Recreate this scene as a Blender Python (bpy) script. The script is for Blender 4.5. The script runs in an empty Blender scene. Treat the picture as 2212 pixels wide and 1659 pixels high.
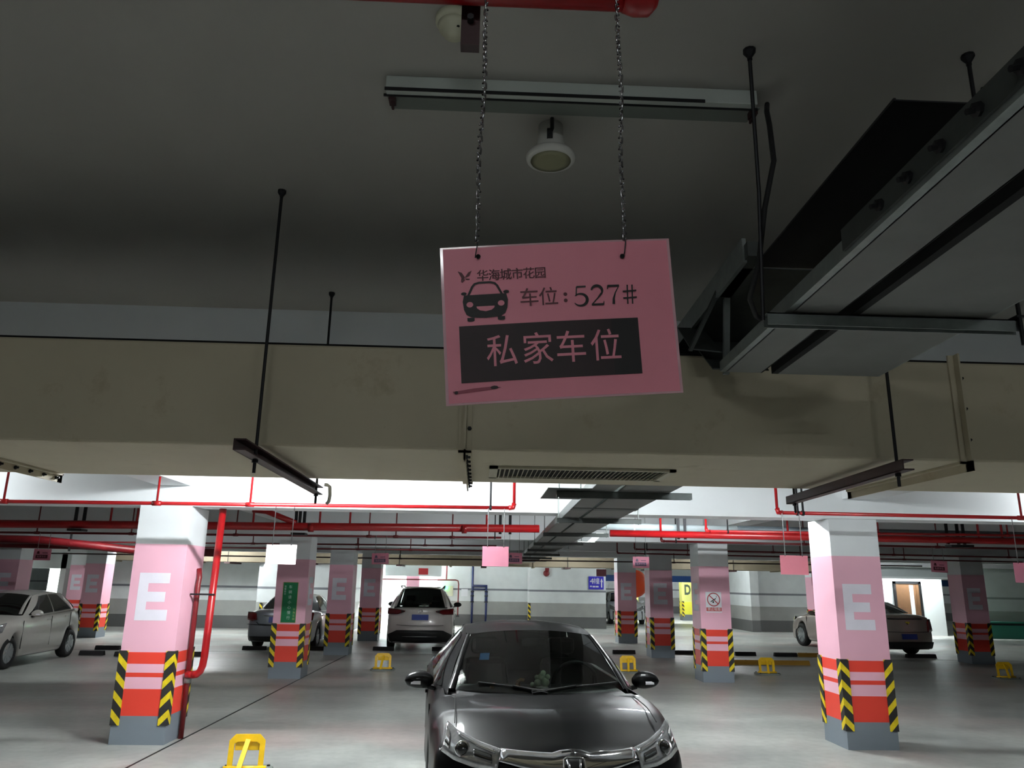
import bpy, math, random
import numpy as np
from mathutils import Vector, Matrix
random.seed(3)
S = bpy.context.scene
COL = S.collection

# ------------------------------------------------------------------ camera, world, exposure
CAM_H = 1.795
PITCH, ROLL, YAW = math.radians(14.5866), math.radians(0.9082), math.radians(-2.2585)
fx = Vector((math.cos(YAW), math.sin(YAW), 0))
fy = Vector((-math.sin(YAW), math.cos(YAW), 0))
fwd = fy * math.cos(PITCH) + Vector((0, 0, 1)) * math.sin(PITCH)
upv = -fy * math.sin(PITCH) + Vector((0, 0, 1)) * math.cos(PITCH)
cright = fx * math.cos(ROLL) + upv * math.sin(ROLL)
cup = -fx * math.sin(ROLL) + upv * math.cos(ROLL)
cam = bpy.data.objects.new('camera', bpy.data.cameras.new('camera'))
COL.objects.link(cam)
cam.matrix_world = Matrix(((cright.x, cup.x, -fwd.x, 0), (cright.y, cup.y, -fwd.y, 0),
                           (cright.z, cup.z, -fwd.z, CAM_H), (0, 0, 0, 1)))
cam.data.sensor_width = 36
cam.data.lens = 1649.5 / 2212 * 36
cam.data.clip_start = 0.05
cam.data.clip_end = 200
S.camera = cam
W = bpy.data.worlds.new('world'); S.world = W; W.use_nodes = True
W.node_tree.nodes['Background'].inputs[0].default_value = (0.5, 0.55, 0.6, 1)
W.node_tree.nodes['Background'].inputs[1].default_value = 0.0
S.view_settings.view_transform = 'Standard'
S.view_settings.look = 'None'
S.view_settings.gamma = 1.0
S.view_settings.use_curve_mapping = False
S.view_settings.exposure = 2.4
try:
    S.cycles.use_denoising = True
    S.cycles.max_bounces = 10
    S.cycles.diffuse_bounces = 6
    S.cycles.glossy_bounces = 4
    S.cycles.transparent_max_bounces = 8
    S.cycles.sample_clamp_indirect = 4.0
    S.cycles.use_light_tree = True
except Exception:
    pass
# lit tube lamps: x, y, z, length, along (x or y), watts
LAMPS = [
    (-1.55, 7.45, 3.05, 1.2, 'x', 110),
    (1.6, 6.1, 3.05, 1.2, 'x', 46),
    (-6.9, 8.3, 3.05, 1.2, 'x', 34),
    (8.0, 8.35, 3.05, 1.2, 'x', 36),
    (2.9, 10.75, 3.05, 1.2, 'x', 60),
    (3.0, -2.9, 3.43, 1.2, 'x', 7),  # added behind the viewer to brighten the duct front on the right
    (-0.75, -1.7, 3.43, 1.2, 'x', 7.5),  # added behind the viewer to brighten the hanging sign
    (-9.7, 26.0, 3.05, 1.2, 'y', 55),
    (-3.7, 26.5, 3.05, 1.2, 'x', 24),
    (3.2, 26.5, 3.05, 1.2, 'x', 20),
    (8.2, 26.5, 3.05, 1.2, 'x', 22),
    (13.6, 26.0, 3.05, 1.2, 'x', 35),
    (-8.9, 26.6, 3.05, 1.2, 'x', 45),
    (-7.9, 16.0, 3.05, 1.2, 'x', 14),  # added to light the silver hatchback
    (0.6, 31.0, 3.05, 1.2, 'x', 22),
    (-1.3, 18.7, 3.05, 1.2, 'x', 3),  # added to lift the SUV tail out of the dark
    (-2.6, 35.6, 3.0, 1.2, 'x', 800),
    (-16.6, 34.0, 3.0, 1.2, 'x', 400),
    (8.2, 31.5, 3.0, 1.2, 'y', 60),
    (9.4, 40.0, 3.0, 1.2, 'x', 130),
    (15.8, 44.0, 3.0, 1.2, 'x', 90),
    (17.5, 30.85, 3.0, 1.2, 'x', 80),
]

# ------------------------------------------------------------------ materials
def srgb(c):
    c = [x / 255.0 for x in c]
    return tuple(x / 12.92 if x <= 0.04045 else ((x + 0.055) / 1.055) ** 2.4 for x in c) + (1.0,)

MATS = {}
def mat(name, col, rough=0.6, metal=0.0, var=0.0, scale=3.0, spec=0.5, coat=0.0, bump=0.0, bscale=60.0, emit=0.0):
    if name in MATS: return MATS[name]
    m = bpy.data.materials.new(name); m.use_nodes = True
    nt = m.node_tree; b = nt.nodes['Principled BSDF']
    c = srgb(col)
    b.inputs['Base Color'].default_value = c
    b.inputs['Roughness'].default_value = rough
    b.inputs['Metallic'].default_value = metal
    b.inputs['Specular IOR Level'].default_value = spec
    b.inputs['Coat Weight'].default_value = coat
    b.inputs['Coat Roughness'].default_value = 0.04
    if emit:
        b.inputs['Emission Color'].default_value = c
        b.inputs['Emission Strength'].default_value = emit
    if var or bump:
        tc = nt.nodes.new('ShaderNodeTexCoord')
        if var:
            n = nt.nodes.new('ShaderNodeTexNoise'); n.inputs['Scale'].default_value = scale
            n.inputs['Detail'].default_value = 6; n.inputs['Roughness'].default_value = 0.6
            nt.links.new(tc.outputs['Object'], n.inputs['Vector'])
            r = nt.nodes.new('ShaderNodeValToRGB')
            r.color_ramp.elements[0].position = 0.3; r.color_ramp.elements[1].position = 0.7
            r.color_ramp.elements[0].color = tuple(x * (1 - var) for x in c[:3]) + (1,)
            r.color_ramp.elements[1].color = tuple(min(1, x * (1 + var * 0.6)) for x in c[:3]) + (1,)
            nt.links.new(n.outputs['Fac'], r.inputs['Fac'])
            nt.links.new(r.outputs['Color'], b.inputs['Base Color'])
        if bump:
            n2 = nt.nodes.new('ShaderNodeTexNoise'); n2.inputs['Scale'].default_value = bscale
            nt.links.new(tc.outputs['Object'], n2.inputs['Vector'])
            bp = nt.nodes.new('ShaderNodeBump'); bp.inputs['Strength'].default_value = bump
            bp.inputs['Distance'].default_value = 0.01
            nt.links.new(n2.outputs['Fac'], bp.inputs['Height'])
            nt.links.new(bp.outputs['Normal'], b.inputs['Normal'])
    MATS[name] = m
    return m

def banded(name, bands, rough=0.5, wear=0.08, zmax=4.0):
    """painted bands by height; bands = [(z_from, colour), ...] ascending"""
    m = bpy.data.materials.new(name); m.use_nodes = True
    nt = m.node_tree; b = nt.nodes['Principled BSDF']; b.inputs['Roughness'].default_value = rough
    g = nt.nodes.new('ShaderNodeNewGeometry'); sx = nt.nodes.new('ShaderNodeSeparateXYZ')
    nt.links.new(g.outputs['Position'], sx.inputs[0])
    mp = nt.nodes.new('ShaderNodeMath'); mp.operation = 'DIVIDE'; mp.inputs[1].default_value = zmax
    nt.links.new(sx.outputs['Z'], mp.inputs[0])
    r = nt.nodes.new('ShaderNodeValToRGB'); r.color_ramp.interpolation = 'CONSTANT'
    els = r.color_ramp.elements
    for i, (z, c) in enumerate(bands):
        if i == 0: e = els[0]
        elif i == 1: e = els[1]
        else: e = els.new(z / zmax)
        e.position = max(0.0, z / zmax); e.color = srgb(c)
    nt.links.new(mp.outputs[0], r.inputs['Fac'])
    n = nt.nodes.new('ShaderNodeTexNoise'); n.inputs['Scale'].default_value = 2.3; n.inputs['Detail'].default_value = 8
    nt.links.new(g.outputs['Position'], n.inputs['Vector'])
    mr = nt.nodes.new('ShaderNodeMapRange'); mr.inputs[1].default_value = 0.3; mr.inputs[2].default_value = 0.7
    mr.inputs[3].default_value = 1 - wear; mr.inputs[4].default_value = 1.0
    nt.links.new(n.outputs['Fac'], mr.inputs[0])
    mx = nt.nodes.new('ShaderNodeMix'); mx.data_type = 'RGBA'; mx.blend_type = 'MULTIPLY'; mx.inputs[0].default_value = 1
    nt.links.new(r.outputs['Color'], mx.inputs[6]); nt.links.new(mr.outputs[0], mx.inputs[7])
    nt.links.new(mx.outputs[2], b.inputs['Base Color'])
    MATS[name] = m
    return m

PINK, RED, GREY, WHITE = (233, 178, 196), (226, 66, 50), (118, 127, 136), (222, 226, 228)
banded('pillar_paint', [(0, GREY), (0.293, RED), (0.572, PINK), (0.694, RED), (0.746, PINK), (0.84, RED), (0.955, PINK), (2.168, WHITE)], 0.45, 0.05)
banded('yellow_pillar_paint', [(0, (90, 95, 100)), (0.3, (205, 200, 60)), (0.95, (190, 190, 105)), (2.17, (215, 222, 220))], 0.5)
banded('wall_bands', [(0, (92, 93, 92)), (0.45, (158, 160, 156)), (1.0, (214, 220, 220)), (1.44, (120, 124, 130)), (1.53, (214, 220, 220))], 0.6, 0.12)
banded('green_wall_bands', [(0, (70, 95, 85)), (0.45, (168, 178, 168)), (1.0, (212, 222, 216)), (1.44, (150, 162, 156)), (1.53, (212, 222, 216))], 0.6, 0.1)

mat('ceiling_white', (172, 169, 163), 0.85, var=0.06, scale=0.8)
mat('beam_white', (224, 228, 230), 0.8, var=0.04, scale=1.2)
mat('far_wall', (206, 214, 214), 0.8, var=0.05)
mat('red_pipe', (158, 18, 23), 0.32, var=0.12, scale=6)
mat('dark_red_pipe', (110, 20, 26), 0.4, var=0.15, scale=6)
mat('maroon_steel', (50, 18, 20), 0.55, var=0.2, scale=9)
mat('dark_steel', (40, 40, 42), 0.5, 0.6)
mat('galvanised', (136, 142, 140), 0.42, 0.55, var=0.18, scale=14)
mat('galv_dark', (74, 78, 76), 0.5, 0.5, var=0.2, scale=10)
mat('tray_grey', (120, 120, 118), 0.6, 0.2, var=0.08, scale=5)
mat('chain_steel', (150, 148, 150), 0.22, 1.0)
mat('white_insulation', (178, 190, 193), 0.5, var=0.05)
mat('insulation_shaded', (84, 94, 100), 0.5)
mat('blue_pipe', (32, 42, 86), 0.4)
mat('rubber', (20, 20, 21), 0.75)
mat('black_plastic', (24, 24, 25), 0.5)
mat('dark_void', (12, 12, 12), 0.9)
mat('cream_plastic', (196, 194, 170), 0.5)
mat('white_plastic', (205, 203, 196), 0.45)
mat('speaker_mesh', (150, 148, 118), 0.7, bump=0.3, bscale=900)
mat('lamp_steel', (190, 196, 190), 0.45, 0.1)
mat('lamp_lens', (112, 118, 112), 0.5)
mat('yellow_steel', (232, 186, 24), 0.42, var=0.12, scale=12)
mat('letter_white', (226, 222, 232), 0.5, var=0.06)
mat('letter_dark', (52, 66, 52), 0.6)
mat('paper_pink', (232, 142, 158), 0.55, var=0.04, scale=5)
mat('paper_pink_far', (232, 160, 182), 0.5, var=0.04, scale=8)
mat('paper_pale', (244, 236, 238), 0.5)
mat('laminate', (206, 160, 168), 0.12)
mat('ink_black', (20, 12, 13), 0.6)
mat('ink_maroon', (40, 20, 23), 0.6, var=0.35, scale=22)
mat('ink_plum', (86, 34, 44), 0.6)
mat('scuff', (150, 76, 90), 0.7)
mat('ink_purple', (84, 74, 100), 0.6)
mat('sign_green', (0, 112, 66), 0.4)
mat('sign_gold', (150, 140, 70), 0.5)
mat('sign_text', (196, 214, 206), 0.5)
mat('sign_text_yellow', (170, 190, 110), 0.5)
mat('sign_blue', (58, 52, 186), 0.4)
mat('sign_white', (222, 224, 228), 0.5)
mat('sign_red', (170, 40, 46), 0.5)
mat('sign_band_red', (190, 78, 76), 0.5)
mat('orange', (222, 84, 40), 0.4)
mat('alarm_red', (110, 24, 30), 0.4)
mat('wheel_stop', (28, 26, 28), 0.8, var=0.2, scale=12)
mat('stop_yellow', (160, 120, 40), 0.8)
mat('door_wood', (110, 78, 52), 0.5, var=0.2)
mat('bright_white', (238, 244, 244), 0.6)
mat('blue_paint', (44, 92, 168), 0.5)
mat('teal_bin', (40, 110, 92), 0.5)
mat('plate_blue', (40, 62, 140), 0.4)
mat('chrome', (205, 205, 208), 0.08, 1.0)
mat('rim_silver', (170, 174, 176), 0.3, 0.8)
mat('dash_black', (30, 31, 31), 0.6)
mat('tail_red', (96, 8, 14), 0.12, coat=0.6)
mat('lens_clear', (176, 178, 180), 0.08, 0.55, var=0.35, scale=16, coat=1.0)
mat('lens_dark', (26, 26, 28), 0.06, coat=1.0)
mat('indicator_white', (225, 222, 226), 0.15, coat=0.8)
mat('tint_glass', (10, 12, 12), 0.05, coat=0.3)
mat('jade', (206, 226, 190), 0.3, var=0.3, scale=25)
mat('tan_cloth', (200, 150, 110), 0.7)
mat('sticker_blue', (90, 170, 250), 0.4)
mat('green_led', (40, 255, 130), 0.4, emit=6.0)
mat('tube_off', (210, 214, 208), 0.3)
mat('beige_stain', (128, 104, 66), 0.8)
mat('duct_shaded', (138, 128, 108), 0.8, var=0.12, scale=1.5)  # cream duct colour darkened for the dim light on the distant duct
mat('grille_frame', (186, 180, 160), 0.6)
mat('duct_hole', (30, 27, 22), 0.9)

def car_paint(name, c, metal=0.3):
    return mat(name, c, 0.28, metal, coat=1.0, var=0.03, scale=9)
mat('paint_black', (8, 8, 9), 0.4, 0.0, coat=0.33, spec=0.08)
car_paint('paint_white', (206, 200, 196), 0.05)
car_paint('paint_silver', (188, 184, 178), 0.25)
car_paint('paint_grey', (138, 142, 150), 0.35)
car_paint('paint_champagne', (168, 158, 150), 0.4)
car_paint('paint_far_white', (220, 224, 228), 0.05)

def stripes_mat():
    m = bpy.data.materials.new('hazard_stripes'); m.use_nodes = True
    nt = m.node_tree; b = nt.nodes['Principled BSDF']; b.inputs['Roughness'].default_value = 0.55
    tc = nt.nodes.new('ShaderNodeTexCoord'); sx = nt.nodes.new('ShaderNodeSeparateXYZ')
    nt.links.new(tc.outputs['Object'], sx.inputs[0])
    a = nt.nodes.new('ShaderNodeMath'); a.operation = 'ADD'
    nt.links.new(sx.outputs['X'], a.inputs[0]); nt.links.new(sx.outputs['Y'], a.inputs[1])
    k = nt.nodes.new('ShaderNodeMath'); k.operation = 'MULTIPLY'; k.inputs[1].default_value = 1.05
    nt.links.new(a.outputs[0], k.inputs[0])
    s = nt.nodes.new('ShaderNodeMath'); s.operation = 'ADD'
    nt.links.new(k.outputs[0], s.inputs[0]); nt.links.new(sx.outputs['Z'], s.inputs[1])
    o = nt.nodes.new('ShaderNodeMath'); o.operation = 'ADD'; o.inputs[1].default_value = 0.045
    nt.links.new(s.outputs[0], o.inputs[0])
    d = nt.nodes.new('ShaderNodeMath'); d.operation = 'DIVIDE'; d.inputs[1].default_value = 0.196
    nt.links.new(o.outputs[0], d.inputs[0])
    f = nt.nodes.new('ShaderNodeMath'); f.operation = 'FRACT'; nt.links.new(d.outputs[0], f.inputs[0])
    g = nt.nodes.new('ShaderNodeMath'); g.operation = 'GREATER_THAN'; g.inputs[1].default_value = 0.57
    nt.links.new(f.outputs[0], g.inputs[0])
    mx = nt.nodes.new('ShaderNodeMix'); mx.data_type = 'RGBA'
    mx.inputs[6].default_value = srgb((38, 37, 36)); mx.inputs[7].default_value = srgb((226, 200, 24))
    nt.links.new(g.outputs[0], mx.inputs[0])
    n = nt.nodes.new('ShaderNodeTexNoise'); n.inputs['Scale'].default_value = 14; n.inputs['Detail'].default_value = 6
    nt.links.new(tc.outputs['Object'], n.inputs['Vector'])
    mr = nt.nodes.new('ShaderNodeMapRange'); mr.inputs[1].default_value = 0.35; mr.inputs[2].default_value = 0.6
    mr.inputs[3].default_value = 0.78; mr.inputs[4].default_value = 1
    nt.links.new(n.outputs['Fac'], mr.inputs[0])
    m2 = nt.nodes.new('ShaderNodeMix'); m2.data_type = 'RGBA'; m2.blend_type = 'MULTIPLY'; m2.inputs[0].default_value = 1
    nt.links.new(mx.outputs[2], m2.inputs[6]); nt.links.new(mr.outputs[0], m2.inputs[7])
    nt.links.new(m2.outputs[2], b.inputs['Base Color'])
    MATS['hazard_stripes'] = m
stripes_mat()

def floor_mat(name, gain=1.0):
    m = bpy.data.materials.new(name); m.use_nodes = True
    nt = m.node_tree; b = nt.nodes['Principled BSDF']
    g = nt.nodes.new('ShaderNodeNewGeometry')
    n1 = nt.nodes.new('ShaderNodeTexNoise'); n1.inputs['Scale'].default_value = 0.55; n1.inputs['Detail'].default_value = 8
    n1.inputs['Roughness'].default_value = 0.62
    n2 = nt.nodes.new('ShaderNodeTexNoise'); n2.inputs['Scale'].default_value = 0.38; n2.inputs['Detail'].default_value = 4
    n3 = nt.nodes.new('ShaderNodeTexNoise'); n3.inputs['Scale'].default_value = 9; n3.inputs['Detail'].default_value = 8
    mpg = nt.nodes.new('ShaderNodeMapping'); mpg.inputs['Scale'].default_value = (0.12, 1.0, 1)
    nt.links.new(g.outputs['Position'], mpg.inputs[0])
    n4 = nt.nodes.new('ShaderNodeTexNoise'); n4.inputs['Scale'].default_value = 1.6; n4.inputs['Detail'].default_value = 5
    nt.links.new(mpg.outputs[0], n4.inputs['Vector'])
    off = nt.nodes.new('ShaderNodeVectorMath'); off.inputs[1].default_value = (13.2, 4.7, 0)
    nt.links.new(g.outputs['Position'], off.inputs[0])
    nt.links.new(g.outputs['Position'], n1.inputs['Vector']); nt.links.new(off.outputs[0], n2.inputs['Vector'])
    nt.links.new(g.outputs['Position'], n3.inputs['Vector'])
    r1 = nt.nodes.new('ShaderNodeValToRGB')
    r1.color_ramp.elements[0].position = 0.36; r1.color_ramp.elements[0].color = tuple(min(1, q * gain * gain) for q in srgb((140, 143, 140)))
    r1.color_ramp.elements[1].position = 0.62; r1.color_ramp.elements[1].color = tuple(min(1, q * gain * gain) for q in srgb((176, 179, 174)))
    nt.links.new(n1.outputs['Fac'], r1.inputs['Fac'])
    # faded reddish wash
    r2 = nt.nodes.new('ShaderNodeMapRange'); r2.inputs[1].default_value = 0.5; r2.inputs[2].default_value = 0.66
    r2.inputs[4].default_value = 0.45
    nt.links.new(n2.outputs['Fac'], r2.inputs[0])
    mx = nt.nodes.new('ShaderNodeMix'); mx.data_type = 'RGBA'; mx.inputs[7].default_value = srgb((184, 158, 154))
    nt.links.new(r2.outputs[0], mx.inputs[0]); nt.links.new(r1.outputs['Color'], mx.inputs[6])
    # tyre-wear streaks running across
    r4 = nt.nodes.new('ShaderNodeMapRange'); r4.inputs[1].default_value = 0.38; r4.inputs[2].default_value = 0.62
    r4.inputs[3].default_value = 0.88; r4.inputs[4].default_value = 1.03
    nt.links.new(n4.outputs['Fac'], r4.inputs[0])
    m4 = nt.nodes.new('ShaderNodeMix'); m4.data_type = 'RGBA'; m4.blend_type = 'MULTIPLY'; m4.inputs[0].default_value = 1
    nt.links.new(mx.outputs[2], m4.inputs[6]); nt.links.new(r4.outputs[0], m4.inputs[7])
    r3 = nt.nodes.new('ShaderNodeMapRange'); r3.inputs[1].default_value = 0.3; r3.inputs[2].default_value = 0.6
    r3.inputs[3].default_value = 0.86; r3.inputs[4].default_value = 1
    nt.links.new(n3.outputs['Fac'], r3.inputs[0])
    m5 = nt.nodes.new('ShaderNodeMix'); m5.data_type = 'RGBA'; m5.blend_type = 'MULTIPLY'; m5.inputs[0].default_value = 1
    nt.links.new(m4.outputs[2], m5.inputs[6]); nt.links.new(r3.outputs[0], m5.inputs[7])
    nt.links.new(m5.outputs[2], b.inputs['Base Color'])
    rr = nt.nodes.new('ShaderNodeMapRange'); rr.inputs[1].default_value = 0.3; rr.inputs[2].default_value = 0.7
    rr.inputs[3].default_value = 0.30; rr.inputs[4].default_value = 0.46
    nt.links.new(n1.outputs['Fac'], rr.inputs[0]); nt.links.new(rr.outputs[0], b.inputs['Roughness'])
    b.inputs['Specular IOR Level'].default_value = 0.4
    MATS[name] = m
floor_mat('epoxy_floor')
floor_mat('floor_pale', 1.22)  # same floor mix in a paler tone

def duct_mat():
    m = mat('duct_cream', (190, 180, 156), 0.7, var=0.08, scale=1.4)
    nt = m.node_tree; b = nt.nodes['Principled BSDF']
    src = b.inputs['Base Color'].links[0].from_socket
    tc = nt.nodes.new('ShaderNodeTexCoord')
    n = nt.nodes.new('ShaderNodeTexNoise'); n.inputs['Scale'].default_value = 2.6; n.inputs['Detail'].default_value = 10
    n.inputs['Roughness'].default_value = 0.7
    nt.links.new(tc.outputs['Object'], n.inputs['Vector'])
    r = nt.nodes.new('ShaderNodeMapRange'); r.inputs[1].default_value = 0.58; r.inputs[2].default_value = 0.74
    r.inputs[4].default_value = 0.55
    nt.links.new(n.outputs['Fac'], r.inputs[0])
    mx = nt.nodes.new('ShaderNodeMix'); mx.data_type = 'RGBA'; mx.inputs[7].default_value = srgb((140, 118, 86))
    nt.links.new(r.outputs[0], mx.inputs[0]); nt.links.new(src, mx.inputs[6])
    nt.links.new(mx.outputs[2], b.inputs['Base Color'])
duct_mat()

def translucent(name, f, k=0.6):
    nt = MATS[name].node_tree; b = nt.nodes['Principled BSDF']; o = nt.nodes['Material Output']
    t = nt.nodes.new('ShaderNodeBsdfTranslucent'); x = nt.nodes.new('ShaderNodeMixShader'); x.inputs[0].default_value = f
    src = b.inputs['Base Color']
    if src.links: nt.links.new(src.links[0].from_socket, t.inputs[0])
    else: t.inputs[0].default_value = src.default_value
    nt.links.new(b.outputs[0], x.inputs[1]); nt.links.new(t.outputs[0], x.inputs[2]); nt.links.new(x.outputs[0], o.inputs[0])
for n_, f_ in (('paper_pink', .14), ('paper_pink_far', .38), ('paper_pale', .38)): translucent(n_, f_)

def glass_mat():
    m = bpy.data.materials.new('windscreen_glass'); m.use_nodes = True
    nt = m.node_tree; nt.nodes.clear()
    o = nt.nodes.new('ShaderNodeOutputMaterial'); t = nt.nodes.new('ShaderNodeBsdfTransparent')
    t.inputs[0].default_value = (0.40, 0.46, 0.43, 1)
    g = nt.nodes.new('ShaderNodeBsdfGlossy'); g.inputs['Roughness'].default_value = 0.03
    f = nt.nodes.new('ShaderNodeFresnel'); f.inputs[0].default_value = 1.5
    x = nt.nodes.new('ShaderNodeMixShader')
    nt.links.new(f.outputs[0], x.inputs[0]); nt.links.new(t.outputs[0], x.inputs[1]); nt.links.new(g.outputs[0], x.inputs[2])
    nt.links.new(x.outputs[0], o.inputs[0])
    MATS['windscreen_glass'] = m
glass_mat()

# ------------------------------------------------------------------ mesh helpers
class MB:
    def __init__(s): s.v, s.f = [], []
    def add(s, vs, fs):
        n = len(s.v); s.v += [tuple(p) for p in vs]; s.f += [tuple(i + n for i in f) for f in fs]; return s
    def box(s, x0, x1, y0, y1, z0, z1):
        return s.add([(x0, y0, z0), (x1, y0, z0), (x1, y1, z0), (x0, y1, z0), (x0, y0, z1), (x1, y0, z1), (x1, y1, z1), (x0, y1, z1)],
                     [(3, 2, 1, 0), (4, 5, 6, 7), (0, 1, 5, 4), (1, 2, 6, 5), (2, 3, 7, 6), (3, 0, 4, 7)])
    def hexa(s, p):  # 8 points ordered as box
        return s.add(p, [(3, 2, 1, 0), (4, 5, 6, 7), (0, 1, 5, 4), (1, 2, 6, 5), (2, 3, 7, 6), (3, 0, 4, 7)])
    def bar(s, a, b, w, h, up=(0, 0, 1)):
        a, b = Vector(a), Vector(b); d = (b - a).normalized(); u = Vector(up)
        r = d.cross(u)
        if r.length < 1e-4: r = d.cross(Vector((1, 0, 0)))
        r.normalize(); u = r.cross(d).normalized(); r *= w / 2; u *= h / 2
        return s.hexa([a - r - u, a + r - u, b + r - u, b - r - u, a - r + u, a + r + u, b + r + u, b - r + u])
    def tube(s, path, r, n=8, cap=True):
        P = [Vector(p) for p in path]; rings = []
        prev = None
        for i, p in enumerate(P):
            d = (P[min(i + 1, len(P) - 1)] - P[max(i - 1, 0)]).normalized()
            if prev is None:
                u = Vector((0, 0, 1)) if abs(d.z) < 0.9 else Vector((1, 0, 0))
            else: u = prev
            u = (u - d * u.dot(d)).normalized(); prev = u; w = d.cross(u)
            rr = r[i] if isinstance(r, (list, tuple)) else r
            rings.append([p + (u * math.cos(2 * math.pi * k / n) + w * math.sin(2 * math.pi * k / n)) * rr for k in range(n)])
        vs = [q for ring in rings for q in ring]; fs = []
        for i in range(len(P) - 1):
            for k in range(n):
                fs.append((i * n + k, i * n + (k + 1) % n, (i + 1) * n + (k + 1) % n, (i + 1) * n + k))
        if cap:
            fs.append(tuple(range(n))[::-1]); fs.append(tuple((len(P) - 1) * n + k for k in range(n)))
        return s.add(vs, fs)
    def lathe(s, prof, o=(0, 0, 0), ax=(0, 0, 1), n=24):
        ax = Vector(ax).normalized(); o = Vector(o)
        u = Vector((1, 0, 0)) if abs(ax.x) < 0.9 else Vector((0, 1, 0))
        u = (u - ax * u.dot(ax)).normalized(); w = ax.cross(u); vs = []; fs = []
        for r, h in prof:
            for k in range(n):
                a = 2 * math.pi * k / n
                vs.append(o + ax * h + (u * math.cos(a) + w * math.sin(a)) * r)
        for i in range(len(prof) - 1):
            for k in range(n):
                fs.append((i * n + k, i * n + (k + 1) % n, (i + 1) * n + (k + 1) % n, (i + 1) * n + k))
        fs.append(tuple(range(n))[::-1]); fs.append(tuple((len(prof) - 1) * n + k for k in range(n)))
        return s.add(vs, fs)
    def prism(s, pts, o, u, v, d):
        """polygon pts (2D) in the frame o,u,v, extruded by vector d"""
        o, u, v, d = Vector(o), Vector(u), Vector(v), Vector(d)
        n = len(pts); a = [o + u * p[0] + v * p[1] for p in pts]
        return s.add(a + [p + d for p in a], [tuple(range(n))[::-1], tuple(range(n, 2 * n))] +
                     [(i, (i + 1) % n, n + (i + 1) % n, n + i) for i in range(n)])
    def grid(s, rows):
        m, n = len(rows), len(rows[0])
        return s.add([p for r in rows for p in r], [(i * n + j, i * n + j + 1, (i + 1) * n + j + 1, (i + 1) * n + j) for i in range(m - 1) for j in range(n - 1)])
    def text(s, body, size, o, u, v, squeeze=1.0):
        vs, fs = text_geo(body); o, u, v = Vector(o), Vector(u).normalized(), Vector(v).normalized()
        return s.add([o + u * (p[0] * size * squeeze) + v * (p[1] * size) for p in vs], fs)
    def mesh(s, name, material, smooth=False, off=(0, 0, 0)):
        me = bpy.data.meshes.new(name)
        me.from_pydata([(p[0] - off[0], p[1] - off[1], p[2] - off[2]) for p in s.v], [], s.f)
        me.materials.append(MATS[material])
        if smooth:
            me.polygons.foreach_set('use_smooth', [True] * len(me.polygons))
        me.update(); return me
    def build(s, name, material, parent=None, smooth=False, bevel=0.0, subsurf=0):
        off = Vector((0, 0, 0)); p = parent
        while p is not None: off += p.location; p = p.parent
        o = bpy.data.objects.new(name, s.mesh(name, material, smooth, off)); COL.objects.link(o)
        if parent: o.parent = parent
        if bevel:
            b = o.modifiers.new('b', 'BEVEL'); b.width = bevel; b.segments = 2; b.limit_method = 'ANGLE'
        if subsurf:
            b = o.modifiers.new('s', 'SUBSURF'); b.levels = subsurf; b.render_levels = subsurf
        return o

_TXT = {}
def text_geo(body, bold=0.0):
    body, key = body, (body, bold)
    if key in _TXT: return _TXT[key]
    c = bpy.data.curves.new('t', 'FONT'); c.body = body; c.size = 1; c.align_x = 'CENTER'; c.align_y = 'CENTER'; c.resolution_u = 2; c.offset = bold
    o = bpy.data.objects.new('t', c); COL.objects.link(o)
    m = o.evaluated_get(bpy.context.evaluated_depsgraph_get()).to_mesh()
    r = ([tuple(v.co) for v in m.vertices], [tuple(p.vertices) for p in m.polygons])
    COL.objects.unlink(o); bpy.data.objects.remove(o); _TXT[key] = r
    return r

def tag(o, label=None, cat=None, group=None, kind=None):
    if label: o['label'] = label
    if cat: o['category'] = cat
    if group: o['group'] = group
    if kind: o['kind'] = kind
    return o
def thing(name, loc, label, cat, group=None):
    o = bpy.data.objects.new(name, None); o.empty_display_size = 0.1; COL.objects.link(o); o.location = loc
    return tag(o, label, cat, group)
def struct(name, b, m, label=None, **k):
    return tag(b.build(name, m, **k), label, None, None, 'structure')
def copy_tree(o, parent=None):
    c = o.copy(); COL.objects.link(c)
    if parent: c.parent = parent
    for ch in list(o.children): copy_tree(ch, c)
    return c

# ------------------------------------------------------------------ the room
X0, X1, Y0, Y1, ZC = -24, 28, -4, 52, 3.6
struct('floor_far', MB().box(X0, X1, 20.75, Y1, -.001, .003), 'floor_pale', 'paler stretch of floor beyond the dim pillars')  # floor takes the paler tone from here back
struct('floor', MB().box(X0, X1, Y0, Y1, -0.2, 0), 'epoxy_floor', 'grey epoxy garage floor with faded reddish patches')
struct('ceiling', MB().box(X0, X1, Y0, Y1, ZC, ZC + 0.2), 'ceiling_white', 'plain pale concrete garage ceiling')
struct('wall_back', MB().box(X0, X1, Y0 - 0.2, Y0, 0, ZC), 'far_wall')
struct('wall_front', MB().box(X0, X1, Y1, Y1 + 0.2, 0, ZC), 'wall_bands')
struct('wall_left', MB().box(X0 - 0.2, X0, Y0, Y1, 0, ZC), 'wall_bands')
struct('wall_right', MB().box(X1, X1 + 0.2, Y0, Y1, 0, ZC), 'wall_bands')
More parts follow.
